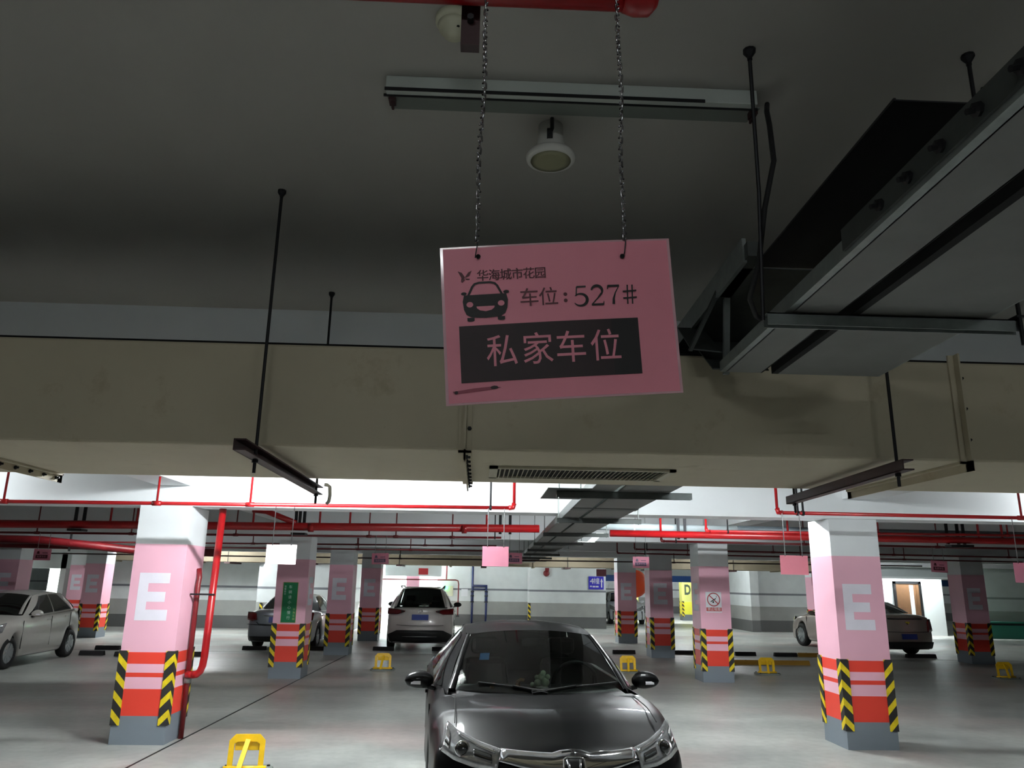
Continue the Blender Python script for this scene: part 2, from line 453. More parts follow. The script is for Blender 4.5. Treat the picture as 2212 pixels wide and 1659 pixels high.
# thin saw-cut joint in the floor
struct('trim_1', MB().hexa([(-3.43, 4.0, -0.002), (-3.405, 4.0, -0.002), (-3.10, 26, -0.002), (-3.125, 26, -0.002), (-3.43, 4.0, 0.002), (-3.405, 4.0, 0.002), (-3.10, 26, 0.002), (-3.125, 26, 0.002)]), 'dark_steel', 'dark saw-cut joint line running along the floor')
ROWS_Y = [9.32, 15.35, 20.1, 24.75, 29.5, 5.05]
for i, y in enumerate(ROWS_Y):
    struct('trim_%d' % (i + 2), MB().box(X0, X1, y, y + 0.42, 2.62, ZC), 'beam_white', 'white concrete ceiling beam across the pillar row')
for i, x in enumerate((-11.7, -3.66, 4.68, 12.73)):
    struct('trim_%d' % (i + 12), MB().box(x - 0.2, x + 0.2, 5.05, 33, 2.86, ZC), 'beam_white', 'white concrete ceiling beam running into the distance')
# drop ends over the near pillars
# ------------------------------------------------------------------ far walls
def wall(n, b, m='wall_bands', lab=None): return struct('wall_' + n, b, m, lab)
wall('core', MB().box(2.16, 5.38, 33.0, 36.0, 0, ZC), lab='banded white and grey stair core wall with a blue sign')
wall('recess', MB().box(-1.55, 2.16, 34.3, 34.6, 0, ZC), lab='dim recessed wall carrying dark pipes')
wall('lobby_right', MB().box(-1.75, -1.55, 34.3, 39.0, 0, ZC))
wall('lobby_left', MB().box(-4.6, -4.4, 33.0, 39.0, 0, ZC))
wall('lobby_end', MB().box(-4.6, -1.55, 39.0, 39.2, 0, ZC), 'bright_white', 'bright white end wall of the lift lobby')
wall('header', MB().box(-3.9, -1.55, 33.3, 33.5, 2.0, ZC), 'far_wall', 'white header above the bright lobby opening')
wall('silver_bay', MB().box(-7.6, -4.4, 28.2, 28.4, 0, ZC), lab='banded wall behind the grey saloon')
wall('silver_bay_side', MB().box(-4.9, -4.6, 28.4, 33, 0, ZC))
wall('left_bay', MB().box(-14.2, -7.6, 30.2, 30.4, 0, ZC), lab='shaded banded wall left of the grey saloon')
wall('left_bay_return', MB().box(-7.8, -7.6, 28.4, 30.4, 0, ZC))
wall('corridor_left', MB().box(-18.6, -15.35, 35.0, 35.2, 0, ZC), 'green_wall_bands', 'pale green wall inside the left corridor')
wall('corridor_side', MB().box(-15.35, -15.15, 29.6, 35.2, 0, ZC), 'bright_white', 'brightly lit white wall at the left corridor')
wall('corridor_head', MB().box(-19, -14.0, 29.6, 29.9, 2.05, ZC), 'far_wall')
wall('far_left', MB().box(-24, -18.4, 29.6, 29.9, 0, ZC))
wall('right_bay', MB().box(11.6, 16.2, 32.4, 32.7, 0, ZC), lab='banded wall between thin dark post and the saloon')
wall('post', MB().box(11.25, 11.6, 32.2, 36.0, 0, ZC), lab='narrow wall end like a pale post')
wall('right_room', MB().box(16.0, 18.9, 31.4, 31.6, 0, ZC), 'bright_white', 'brightly lit pale wall beside the wooden door')
wall('right_far', MB().box(18.9, 28, 30.6, 30.9, 0, ZC), 'green_wall_bands', 'greenish banded wall at the far right')

# ------------------------------------------------------------------ pillars
E_PTS = [(-.5, -.5), (.5, -.5), (.5, -.275), (-.19, -.275), (-.19, -.11), (.38, -.11), (.38, .1), (-.19, .1), (-.19, .28), (.47, .28), (.47, .5), (-.5, .5)]
D_OUT = [(-.45, -.5), (.05, -.5), (.33, -.38), (.46, -.1), (.46, .1), (.33, .38), (.05, .5), (-.45, .5)]
D_IN = [(-.22, -.28), (.02, -.28), (.18, -.2), (.24, -.06), (.24, .06), (.18, .2), (.02, .28), (-.22, .28)]
def guard_mesh():
    w, t, z0, z1 = 0.088, 0.012, 0.2, 0.985
    b = MB()
    b.prism([(-t, -t), (w, -t), (w, 0), (0, 0), (0, w), (-t, w)], (0, 0, z0), (1, 0, 0), (0, 1, 0), (0, 0, z1 - z0))
    return b.mesh('corner_guard', 'hazard_stripes')
GUARD = guard_mesh()
def pillar(x, y, label, letter='E', front_letter=True, side=None, paint='pillar_paint', group=None, w=0.6):
    r = thing('pillar', (x, y + w / 2, 0), label, 'pillar', group); r['kind'] = 'thing'
    h = w / 2; yc = y + h
    MB().box(x - h, x + h, y, y + w, 0, 2.62 if paint == 'pillar_paint' else ZC).build('shaft', paint, r)
    for i, (sx, sy, a) in enumerate(((-1, -1, 0), (1, -1, 90), (1, 1, 180), (-1, 1, 270))):
        g = bpy.data.objects.new('corner_guard', GUARD); COL.objects.link(g); g.parent = r
        g.location = (sx * h, sy * h, 0); g.rotation_euler = (0, 0, math.radians(a))
    if letter == 'E':
        if front_letter:
            MB().prism([(p[0] * .36, p[1] * .53) for p in E_PTS], (x - .02, y - 0.0025, 1.578), (1, 0, 0), (0, 0, 1), (0, 0.003, 0)).build('letter', 'letter_white', r)
        if side:
            xs = x + side * (h + .0025)
            MB().prism([(p[0] * .36, p[1] * .53) for p in E_PTS], (xs, yc, 1.578), (0, side, 0), (0, 0, 1), (-side * .003, 0, 0)).build('letter', 'letter_white', r)
    elif letter == 'D':
        b = MB(); n = len(D_OUT)
        f = lambda p, d: (x + p[0] * .36, y - 0.003 + d, 1.58 + p[1] * .53)
        b.add([f(p, 0) for p in D_OUT] + [f(p, 0) for p in D_IN], [(i, (i + 1) % n, n + (i + 1) % n, n + i) for i in range(n)])
        b.build('letter', 'letter_dark', r)
    return r
pillar(-3.72, 9.32, 'pink pillar lettered E beside a red standpipe, brightly lit in front')
pillar(4.59, 9.34, 'pink pillar lettered E with a dazzling white left face')
pillar(-3.56, 15.31, 'pink pillar carrying a tall green notice', front_letter=False, side=1)
pillar(-3.46, 20.09, 'dim pink E pillar just behind the green-notice pillar')
pillar(-3.33, 24.72, 'dim pink E pillar beside the white SUV')
pillar(4.68, 15.44, 'pink pillar carrying the no smoking sign', front_letter=False, side=-1)
pillar(4.77, 20.38, 'dim pink E pillar left of the no smoking pillar')
pillar(4.78, 25.14, 'dim pink E pillar with an orange disc behind it')
pillar(12.73, 19.75, 'dim pink E pillar behind the yellow lock at far right')
pillar(-11.75, 20.1, 'dim pink E pillar behind the silver hatchback roof')
pillar(-11.72, 24.6, 'dim pink pillar with a brightly lit right face')
pillar(-14.3, 28.8, 'shadowed pink pillar beside the left corridor opening')
pillar(-2.75, 33.6, 'small pink pillar glimpsed inside the bright lobby', w=0.55, front_letter=False)
pillar(13.0, 29.5, 'pink pillar mostly hidden behind the bright-faced pillar', front_letter=False)
pillar(11.15, 41.6, 'yellow pillar lettered D in the next zone', 'D', paint='yellow_pillar_paint')
pillar(8.2, 41.6, 'yellow pillar half hidden behind the orange disc', 'D', paint='yellow_pillar_paint')
pillar(12.75, 9.34, 'pink E pillar outside the right edge'); pillar(-12.0, 9.32, 'pink E pillar outside the left edge')

# ------------------------------------------------------------------ lit tube lamps
def lamp(x, y, z, L, ax, watts, n):
    r = thing('tube_lamp', (x, y, z), LAMP_LABELS[n], 'lamp', 'lit tube lamps')
    d = Vector((1, 0, 0)) if ax == 'x' else Vector((0, 1, 0)); c = Vector((x, y, z)); s = Vector((d.y, d.x, 0))
    MB().bar(c - d * L / 2 + Vector((0, 0, .07)), c + d * L / 2 + Vector((0, 0, .07)), .07, .05).build('housing', 'lamp_steel', r, bevel=.004)
    for k in (-1, 1):
        MB().hexa([tuple(c + d * (q * L / 2) + s * (k * w) + Vector((0, 0, h))) for h0 in (0, .003) for q, w, h in ((-1, .02, .05 + h0), (1, .02, .05 + h0), (1, .15, .012 + h0), (-1, .15, .012 + h0))]).build('reflector', 'lamp_steel', r)
    m = bpy.data.materials.new('tube_glow'); m.use_nodes = True; nt = m.node_tree; nt.nodes.clear()
    o = nt.nodes.new('ShaderNodeOutputMaterial'); e = nt.nodes.new('ShaderNodeEmission')
    e.inputs[0].default_value = (0.93, 0.98, 1.0, 1)
    rad = .022
    e.inputs[1].default_value = watts / (math.pi * 2 * math.pi * rad * (L - .06))
    nt.links.new(e.outputs[0], o.inputs[0]); MATS['tube_glow_%d' % n] = m
    MB().tube([c - d * (L / 2 - .03), c + d * (L / 2 - .03)], rad, 10).build('tube', 'tube_glow_%d' % n, r, smooth=True)
    for k in (-.35, .35):
        q = c + d * L * k
        MB().tube([q + Vector((0, 0, .09)), (q.x, q.y, ZC)], .006, 6).build('hanger_rod', 'dark_steel', r)
LAMP_LABELS = ['lit tube lamp near the left E pillar, behind the big duct', 'lit tube lamp above the black car', 'lit tube lamp left of the left E pillar', 'lit tube lamp right of the bright-faced pillar',
    'lit tube lamp just left of the bright-faced pillar, past the beam', 'added unseen tube lamp behind the viewer on the right', 'added unseen tube lamp behind the viewer on the left', 'lit tube lamp beside the pillar with the lit right face',
    'lit tube lamp above the white SUV', 'lit tube lamp left of the convex mirror', 'lit tube lamp right of the convex mirror', 'lit tube lamp above the champagne saloon', 'lit tube lamp above the grey saloon', 'added tube lamp near the silver hatchback',
    'lit tube lamp before the recessed pipe wall', 'added dim tube lamp in front of the white SUV', 'bright tube lamp inside the lobby', 'bright tube lamp inside the left corridor', 'lit tube lamp by the right edge of the core wall', 'lit tube lamp in front of the yellow pillars', 'lit tube lamp behind the yellow pillars', 'bright tube lamp before the wooden door']
for i, a in enumerate(LAMPS): lamp(*a, i)

# ------------------------------------------------------------------ the big duct over the near aisle
DY0, DY1, DZ0, DZ1 = 3.48, 4.62, 2.38, 2.868
duct = thing('ventilation_duct', (0, 4.05, DZ0), 'big cream ventilation duct with stained panels spanning the view', 'duct')
edges = [-6.0, -4.9, -2.5, -0.075, 2.285, 4.7, 6.5]
for a, b in zip(edges[:-1], edges[1:]):
    MB().box(a + .002, b - .002, DY0, DY1, DZ0, DZ1).build('duct_segment', 'duct_cream', duct, bevel=.012)
    MB().box(a + .002, b - .002, DY0 + .02, DY1 - .02, DZ1 - .001, DZ1 + .012).build('top_gap_shade', 'dark_void', duct)  # dark strip painted in for the shaded gap over the duct
bolt = MB().lathe([(.0105, 0), (.0105, .008), (.006, .009), (.006, .02), (.0001, .021)], (0, 0, 0), (0, 0, -1), 6).mesh('bolt', 'dark_steel')
for e in edges[1:-1]:
    hw = .03
    fl = MB()
    for s in (-1, 1):
        x0, x1 = (e - hw, e - .004) if s < 0 else (e + .004, e + hw)
        fl.box(x0, x1, DY0 - .012, DY0 - .001, DZ0 - .012, DZ1 + .03)
        fl.box(x0, x1, DY1 + .001, DY1 + .012, DZ0 - .012, DZ1 + .03)
        fl.box(x0, x1, DY0 - .012, DY1 + .012, DZ0 - .012, DZ0 - .001)
    fl.box(e - .004, e + .004, DY0 - .05, DY0 - .001, DZ0 - .05, DZ1 + .03)
    fl.box(e - .004, e + .004, DY1 + .001, DY1 + .05, DZ0 - .05, DZ1 + .03)
    fl.box(e - .004, e + .004, DY0 - .05, DY1 + .05, DZ0 - .05, DZ0 - .001)
    f = fl.build('flange', 'duct_cream', duct)
    off = f.parent.location
    for k in range(9):
        o = bpy.data.objects.new('bolt', bolt); COL.objects.link(o); o.parent = f
        o.location = Vector((e + .006, DY0 + .02 + k * .137, DZ0 - .028)) - off; o.rotation_euler = (0, math.radians(-90), 0)
    for k in range(3):
        o = bpy.data.objects.new('bolt', bolt); COL.objects.link(o); o.parent = f
        o.location = Vector((e + .019, DY0 - .012, DZ0 + .1 + k * .15)) - off; o.rotation_euler = (math.radians(-90), 0, 0)
# louvred grille in the duct's underside
g = MB()
gx0, gx1, gy0, gy1, gz = .045, 1.02, 3.925, 4.325, DZ0 - .014
g.box(gx0, gx1, gy0, gy0 + .03, gz, DZ0 - .001).box(gx0, gx1, gy1 - .03, gy1, gz, DZ0 - .001)
g.box(gx0, gx0 + .045, gy0, gy1, gz, DZ0 - .001).box(gx1 - .035, gx1, gy0, gy1, gz, DZ0 - .001)
gr = g.build('vent_grille', 'grille_frame', duct)
MB().box(gx0 + .045, gx1 - .035, gy0 + .03, gy1 - .03, DZ0 - .003, DZ0 - .001).build('opening', 'duct_hole', gr)
sl = MB().hexa([(-.0015, 0, 0), (.0015, 0, 0), (.0015, .34, 0), (-.0015, .34, 0), (.006, 0, .012), (.009, 0, .012), (.009, .34, .012), (.006, .34, .012)]).mesh('slat', 'grille_frame')
for k in range(36):
    o = bpy.data.objects.new('slat', sl); COL.objects.link(o); o.parent = gr
    o.location = Vector((gx0 + .056 + k * .0245, gy0 + .03, gz)) - duct.location

# trapeze hangers that carry the duct
def trapeze(x, dx, lab, yf=3.12):
    r = thing('duct_hanger', (x, 3.15, 2.28), lab, 'hanger')
    a, b = Vector((x + dx * (yf - 3.12) / 1.66, yf, 2.325)), Vector((x + dx, 4.78, 2.325))
    d = (b - a).normalized(); sx = Vector((d.y, -d.x, 0))
    bm = MB()
    bm.bar(a + Vector((0, 0, .021)), b + Vector((0, 0, .021)), .05, .006)
    bm.bar(a - sx * .022, b - sx * .022, .006, .048)
    bm.bar(a + Vector((0, 0, -.021)), b + Vector((0, 0, -.021)), .05, .006)
    bm.build('channel', 'maroon_steel', r)
    for y in (3.36, 4.7):
        t = (y - 3.12) / 1.66; px = x + dx * t
        MB().tube([(px, y, 2.24), (px, y, ZC - .012)], .0075, 8).build('threaded_rod', 'dark_steel', r)
        MB().lathe([(.02, 0), (.02, .012), (.009, .03), (.009, .035)], (px, y, ZC), (0, 0, -1), 10).build('ceiling_anchor', 'dark_steel', r)
        MB().lathe([(.014, 0), (.014, .014)], (px, y, 2.285), (0, 0, 1), 6).build('nut', 'dark_steel', r)
    return r
trapeze(-.985, -.01, 'maroon channel hanger under the duct at the left, on two threaded rods')
trapeze(1.87, .09, 'maroon channel hanger under the duct at the right, on two threaded rods', 3.26)
# loose white hook on the far end of the left hanger
h = MB().tube([(-.955, 4.74, 2.36), (-.94, 4.75, 2.36), (-.925, 4.752, 2.35), (-.92, 4.755, 2.30), (-.925, 4.757, 2.26), (-.94, 4.76, 2.245)], .011, 8)
tag(h.build('pipe_hook', 'white_plastic', smooth=True), 'small white hook at the far end of the left maroon hanger', 'hook')

# ------------------------------------------------------------------ ceiling fittings near the camera
spx, spy = .25, 2.745
r = thing('ceiling_speaker', (spx, spy, ZC), 'round cream ceiling speaker hanging on a short can', 'speaker')
MB().lathe([(.05, 0), (.052, -.05), (.058, -.10), (.064, -.118)], (spx, spy, ZC), (0, 0, 1), 24).build('can', 'white_plastic', r, smooth=True)
MB().lathe([(.06, -.118), (.088, -.124), (.100, -.140), (.097, -.155), (.08, -.159)], (spx, spy, ZC), (0, 0, 1), 32).build('bezel', 'white_plastic', r, smooth=True)
MB().lathe([(.081, -.1595), (.055, -.163), (.001, -.164)], (spx, spy, ZC), (0, 0, 1), 32).build('mesh_cover', 'speaker_mesh', r, smooth=True)
MB().tube([(spx, spy - .06, ZC), (spx, spy - .06, ZC - .045), (spx - .01, spy - .061, ZC - .075)], .008, 6).build('lead', 'black_plastic', r)
MB().box(spx - .02, spx + .002, spy - .066, spy - .052, ZC - .09, ZC - .05).build('terminal_block', 'black_plastic', r)

r = thing('smoke_detector', (-.125, 2.15, ZC), 'round cream smoke detector beside the dark red bracket', 'detector')
MB().lathe([(.062, 0), (.062, -.02), (.056, -.026)], (-.125, 2.15, ZC), (0, 0, 1), 28).build('base', 'cream_plastic', r, smooth=True)
MB().lathe([(.054, -.026), (.05, -.045), (.036, -.054), (.034, -.066), (.001, -.068)], (-.125, 2.15, ZC), (0, 0, 1), 28).build('head', 'cream_plastic', r, smooth=True)
MB().lathe([(.005, 0), (.005, .002)], (-.11, 2.115, ZC - .057), (0, 0, -1), 8).build('led', 'dark_void', r)

r = thing('fluorescent_fixture', (.3, 2.5, ZC), 'unlit fluorescent batten with side reflector on the ceiling', 'lamp')
x0, x1, yb = -.385, 1.0, 2.462
MB().box(x0, x1, yb - .004, yb + .028, ZC - .06, ZC).build('batten', 'lamp_steel', r, bevel=.003)
MB().box(x0 - .003, x1 - .2, yb - .009, yb - .004, ZC - .064, ZC - .052).box(x0 - .01, x1 + .01, yb + .026, yb + .031, ZC - .066, ZC - .056).build('seam_strip', 'dark_steel', r)
MB().hexa([(x0, yb + .03, ZC - .056), (x1 + .02, yb + .03, ZC - .056), (x1 + .02, yb + .17, ZC - .022), (x0, yb + .17, ZC - .022),
           (x0, yb + .03, ZC - .05), (x1 + .02, yb + .03, ZC - .05), (x1 + .02, yb + .17, ZC - .016), (x0, yb + .17, ZC - .016)]).build('reflector', 'lamp_lens', r)
for x in (x0 + .02, x1 - .0):
    MB().box(x - .012, x + .012, yb + .031, yb + .075, ZC - .075, ZC - .05).box(x - .004, x + .004, yb + .05, yb + .085, ZC - .085, ZC - .066).build('lamp_holder', 'maroon_steel', r)

# ------------------------------------------------------------------ hanging sign with chains, and the pipe it hangs from
py_, pz_ = 1.05, 2.742
r = thing('red_pipe', (0, py_, pz_), 'red pipe with rounded end cap at the top edge', 'pipe')
MB().tube([(-2.5, py_, pz_ - .0), (.225, py_, pz_)], .03, 16).build('pipe_run', 'red_pipe', r, smooth=True)
MB().tube([(.215, py_, pz_), (.235, py_, pz_), (.26, py_, pz_), (.272, py_, pz_), (.276, py_, pz_)], [.031, .037, .036, .022, .001], 16).build('end_cap', 'red_pipe', r, smooth=True)
r = thing('pipe_bracket', (-.034, 1.11, 2.62), 'dark maroon steel bracket hanging beside the smoke detector', 'bracket')
MB().box(-.0515, -.0205, 1.083, 1.103, 2.655, ZC).build('flat_bar', 'maroon_steel', r)
MB().tube([(-.036, 1.07, 2.70), (-.036, 1.085, 2.70)], .006, 6).build('screw', 'dark_steel', r)

SU = Vector((.344, 0, .0275)).normalized(); SV = Vector((-SU.z, 0, SU.x)); SY = Vector((0, 1, 0))
SW, SH = .340, .2385
S0 = Vector((-.06, 1.05, 2.0355))                      # lower left corner
def sp(u, v, d=0.0):
    """point on the sign sheet: u, v in 0..1 from lower left, d metres toward the viewer"""
    bow = .004 * math.sin(u * 3.1) + .010 * (1 - v) * (1 - v) * (u - .5)
    lo = C_BL.lerp(C_BR, u); hi = C_TL.lerp(C_TR, u)
    return lo.lerp(hi, v) - SY * (bow + d)
C_TL, C_TR, C_BR, C_BL = Vector((-.069, 1.05, 2.274)), Vector((.275, 1.05, 2.302)), Vector((.286, 1.05, 2.061)), Vector((-.051, 1.05, 2.035))
r = thing('parking_sign', (0.11, 1.05, 2.04), 'pink laminated parking space sign 527 hanging on two chains', 'sign')
def sheet(d, u0, u1, v0, v1, n=14, m=8, th=.0012):
    b = MB(); fr = [[sp(u0 + (u1 - u0) * i / n, v0 + (v1 - v0) * j / m, d) for i in range(n + 1)] for j in range(m + 1)]
    bk = [[p + SY * th for p in row] for row in fr]
    b.grid(fr); b.grid([row[::-1] for row in bk])
    return b
sheet(0, .012, .988, .012, .988).build('sheet', 'paper_pink', r, smooth=True)
sheet(-.0004, 0, 1, 0, 1, th=.0006).build('laminate_border', 'laminate', r, smooth=True)
def flat(name, m, polys, d):
    b = MB()
    for vs, fs in polys: b.add([sp(u, v, d) for u, v in vs], fs)
    return b.build(name, m, r)
def ngrid(u0, u1, v0, v1, n=8, m=4):
    return ([(u0 + (u1 - u0) * i / n, v0 + (v1 - v0) * j / m) for j in range(m + 1) for i in range(n + 1)],
            [(j * (n + 1) + i, j * (n + 1) + i + 1, (j + 1) * (n + 1) + i + 1, (j + 1) * (n + 1) + i) for j in range(m) for i in range(n)])
ASP = SW / SH
def txt(body, uc, vc, size, sq=1.0, bold=0.0):
    vs, fs = text_geo(body, bold)
    return ([(uc + p[0] * size * sq, vc + p[1] * size * ASP) for p in vs], fs)
flat('black_panel', 'ink_maroon', [ngrid(.068, .832, .130, .482)], .0008)
flat('black_panel', 'ink_black', [ngrid(.715, .832, .130, .482, 4)], .0009)
flat('white_lettering', 'paper_pink', [txt(c, u, .302, .148, .93, .003) for c, u in zip('私家车位', (.245, .395, .537, .685))], .0012)
flat('heading_lettering', 'ink_plum', [txt(c, u + du, .795 + dv, .055, .95) for c, u in zip('华海城市花园', (.178, .2275, .277, .3265, .376, .4255)) for du, dv in ((-.0009, 0), (.0009, .001))], .0008)
flat('space_lettering', 'ink_plum', [txt(c, u, .635, .087, 1, .003) for c, u in zip('车位', (.372, .4545))] + [([(.527 + .0085 * math.cos(k * math.pi / 4), v + .0085 * ASP * math.sin(k * math.pi / 4)) for k in range(8)], [tuple(range(8))]) for v in (.612, .652)], .0008)
# serif numerals 527# drawn as strokes of varying width
def stroke(pts, ws):
    vs, fs = [], []
    for i, (p, w) in enumerate(zip(pts, ws)):
        a = Vector(pts[max(i - 1, 0)]); c = Vector(pts[min(i + 1, len(pts) - 1)]); d = (c - a).normalized(); n = Vector((-d.y, d.x))
        q = Vector(p); vs += [tuple(q + n * w / 2), tuple(q - n * w / 2)]
    for i in range(len(pts) - 1): fs.append((2 * i, 2 * i + 1, 2 * i + 3, 2 * i + 2))
    return vs, fs
def arc(cx, cy, rx, ry, a0, a1, n=14): return [(cx + rx * math.cos(math.radians(a0 + (a1 - a0) * i / n)), cy + ry * math.sin(math.radians(a0 + (a1 - a0) * i / n))) for i in range(n + 1)]
NUM = {
 '5': [([(.14, .97), (.55, .97)], [.075, .075]), ([(.14, .97), (.1, .5)], [.045, .045]),
       (arc(.28, .31, .30, .30, 140, -150, 20), [.03 + .09 * math.sin(math.pi * i / 20) for i in range(21)])],
 '2': [(arc(.29, .72, .24, .27, 170, -30, 14), [.06 + .06 * math.sin(math.pi * i / 14) for i in range(15)]),
       ([(.5, .6), (.3, .34), (.05, .05)], [.09, .05, .05]), ([(.03, .04), (.56, .04)], [.09, .09]), ([(.55, .02), (.58, .2)], [.06, .02])],
 '7': [([(.06, .95), (.57, .95)], [.1, .1]), ([(.07, .97), (.04, .78)], [.06, .02]), ([(.56, .95), (.38, .6), (.29, .3), (.27, .03)], [.03, .05, .085, .1])],
 '#': [([(.2, .0), (.24, 1.0)], [.06, .06]), ([(.43, .0), (.47, 1.0)], [.06, .06]), ([(.0, .66), (.66, .69)], [.075, .075]), ([(.0, .31), (.66, .34)], [.075, .075])],
}
VS = -.043
polys = []
for ch, u0, hgt, wid in (('5', .563, .128, .098), ('2', .635, .128, .098), ('7', .706, .128, .098), ('#', .776, .125, .09)):
    for pts, ws in NUM[ch]:
        vs, fs = stroke(pts, [w * 1.15 for w in ws])
        polys.append(([(u0 + x * wid, .615 + VS + y * hgt) for x, y in vs], fs))
flat('number_lettering', 'ink_black', polys, .0010)
# car pictogram
def poly(pts): return (pts, [tuple(range(len(pts)))])
ic = lambda x, y: (.082 + .205 * x, .508 + .257 * y)
body = [ic(*p) for p in [(.06, .66), (.94, .66), (.97, .5), (.95, .3), (.9, .17), (.8, .1), (.5, .075), (.2, .1), (.1, .17), (.05, .3), (.03, .5)]]
roof_o = [ic(*p) for p in [(.13, .66), (.22, .88), (.28, .955), (.38, .985), (.62, .985), (.72, .955), (.78, .88), (.87, .66)]]
roof_i = [ic(*p) for p in [(.18, .66), (.265, .86), (.31, .915), (.39, .935), (.61, .935), (.69, .915), (.735, .86), (.82, .66)]]
n = len(roof_o)
icon = [poly(body), (roof_o + roof_i, [(i, i + 1, n + i + 1, n + i) for i in range(n - 1)])]
icon += [poly([ic(cx + .06 * math.cos(a * .524), .7 + .042 * math.sin(a * .524)) for a in range(12)]) for cx in (.06, .94)]
icon += [poly([ic(*p) for p in [(x0, .095), (x0 + .15, .095), (x0 + .15, .02), (x0 + .12, 0), (x0 + .03, 0), (x0, .02)]]) for x0 in (.11, .74)]
flat('car_pictogram', 'ink_black', icon, .0009)
flat('car_pictogram_face', 'paper_pink', [poly([ic(cx + .07 * math.cos(a * .393), .42 + .068 * math.sin(a * .393)) for a in range(16)]) for cx in (.175, .825)] +
     [poly([ic(*p) for p in [(.31, .365), (.69, .365), (.68, .32), (.62, .265), (.5, .235), (.38, .265), (.32, .32)]])], .0012)
wing = lambda x, y: (.072 + .06 * x, .762 + .075 * y)
flat('butterfly_emblem', 'ink_plum', [poly([wing(*p) for p in [(0, 1), (.3, .85), (.5, .45), (.45, .3), (.2, .05), (.25, .4)]]), poly([wing(*p) for p in [(.5, .45), (.75, .85), (1, 1), (.8, .55), (.55, .4)]]),
      poly([wing(*p) for p in [(.48, .35), (.85, .3), (.8, .18), (.6, .2)]]), poly([wing(*p) for p in [(.22, .05), (.45, .3), (.5, .22), (.3, -.02)]])], .0008)
flat('scuff_mark', 'scuff', [poly([(.03, .082), (.12, .095), (.2, .10), (.235, .092), (.2, .082), (.1, .072), (.04, .066)])], .0007)
for us, vs_, ru, rv in ((.045, .075, .008, .010), (.205, .093, .017, .011)): flat('dirt_spot', 'ink_maroon', [poly([(us + ru * math.cos(a), vs_ + rv * math.sin(a)) for a in np.linspace(0, 5.5, 8)])], .0010)
for u, v in ((.163, .925), (.785, .885)):
    p = sp(u, v, .002)
    MB().lathe([(.0035, 0), (.0035, .0012)], p, (0, -1, 0), 10).build('eyelet', 'dark_void', r)

def chain(top, bot, n, lab):
    r = thing('hanging_chain', top, lab, 'chain', 'chains of the parking sign')
    top, bot = Vector(top), Vector(bot); L = (bot - top).length; pit = L / n
    me = MB()
    ln, wd, rr = pit * .78, .0052, .0017
    pa = [(math.cos(a) * wd * .5, 0, math.sin(a) * wd * .5 + (ln - wd * .5 if math.sin(a) >= 0 else -(ln - wd * .5)) * .62) for a in np.linspace(0, 2 * math.pi, 13)]
    me.tube(pa, rr, 6, False)
    lm = me.mesh('link', 'chain_steel', True)
    for k in range(n):
        o = bpy.data.objects.new('link', lm); COL.objects.link(o); o.parent = r
        sway = Vector((.0022 * math.sin(k * .23 + n), 0, 0)) * math.sin(math.pi * k / n)
        o.location = (bot - top) * ((k + .5) / n) + sway
        o.rotation_euler = (random.uniform(-.08, .08), random.uniform(-.1, .1), math.radians(45 * (-1) ** k + k * 9))
    MB().tube([bot + Vector((0, 0, .002)), bot + Vector((.001, -.003, -.006)), bot + Vector((-.001, -.004, -.022)), bot + Vector((-.0015, .0, -.026))], .0009, 5).build('wire_hook', 'dark_steel', r)
    return r
chain((-.0095, 1.035, 2.715), (-.0145, 1.043, 2.283), 42, 'left steel chain holding the pink parking sign')
chain((.2015, 1.035, 2.715), (.2065, 1.046, 2.296), 42, 'right steel chain holding the pink parking sign')

# ------------------------------------------------------------------ cable trays
def tx(x, y): return x + .016 * (y - 3.0)
def slab(b, x0, x1, y0, y1, z0, z1, z0b=None, z1b=None):
    z0b = z0 if z0b is None else z0b; z1b = z1 if z1b is None else z1b
    return b.hexa([(tx(x0, y0), y0, z0), (tx(x1, y0), y0, z0), (tx(x1, y1), y1, z0b), (tx(x0, y1), y1, z0b),
                   (tx(x0, y0), y0, z1), (tx(x1, y0), y0, z1), (tx(x1, y1), y1, z1b), (tx(x0, y1), y1, z1b)])
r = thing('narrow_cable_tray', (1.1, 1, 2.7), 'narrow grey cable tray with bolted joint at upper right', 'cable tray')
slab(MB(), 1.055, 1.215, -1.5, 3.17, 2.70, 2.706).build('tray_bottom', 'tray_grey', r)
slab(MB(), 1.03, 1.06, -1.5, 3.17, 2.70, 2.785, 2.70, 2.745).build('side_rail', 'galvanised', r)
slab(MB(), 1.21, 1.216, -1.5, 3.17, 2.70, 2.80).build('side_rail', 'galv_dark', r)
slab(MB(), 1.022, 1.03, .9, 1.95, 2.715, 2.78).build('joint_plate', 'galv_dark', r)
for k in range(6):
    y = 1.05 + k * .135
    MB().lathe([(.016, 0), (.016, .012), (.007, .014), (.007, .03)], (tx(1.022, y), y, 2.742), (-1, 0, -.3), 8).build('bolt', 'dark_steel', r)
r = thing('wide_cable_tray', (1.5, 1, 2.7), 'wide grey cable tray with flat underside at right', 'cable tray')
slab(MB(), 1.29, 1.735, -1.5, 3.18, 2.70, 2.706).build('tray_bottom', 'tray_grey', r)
slab(MB(), 1.262, 1.29, -1.5, 3.18, 2.70, 2.80).build('side_rail', 'dark_void', r)  # near-black colour stands for the shaded gap between the trays
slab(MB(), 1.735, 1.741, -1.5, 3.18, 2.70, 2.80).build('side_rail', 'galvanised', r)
r = thing('upper_cable_tray', (1.2, 2, 3.0), 'upper cable tray above the narrow tray, its underside painted in shade', 'cable tray')
slab(MB(), 1.055, 1.36, 1.66, 2.72, 3.0, 3.004).build('tray_bottom', 'dark_steel', r)  # dark colour carries the shade cast by the trays below
slab(MB(), 1.05, 1.056, 1.66, 2.72, 3.0, 3.008).build('side_rail', 'dark_steel', r)
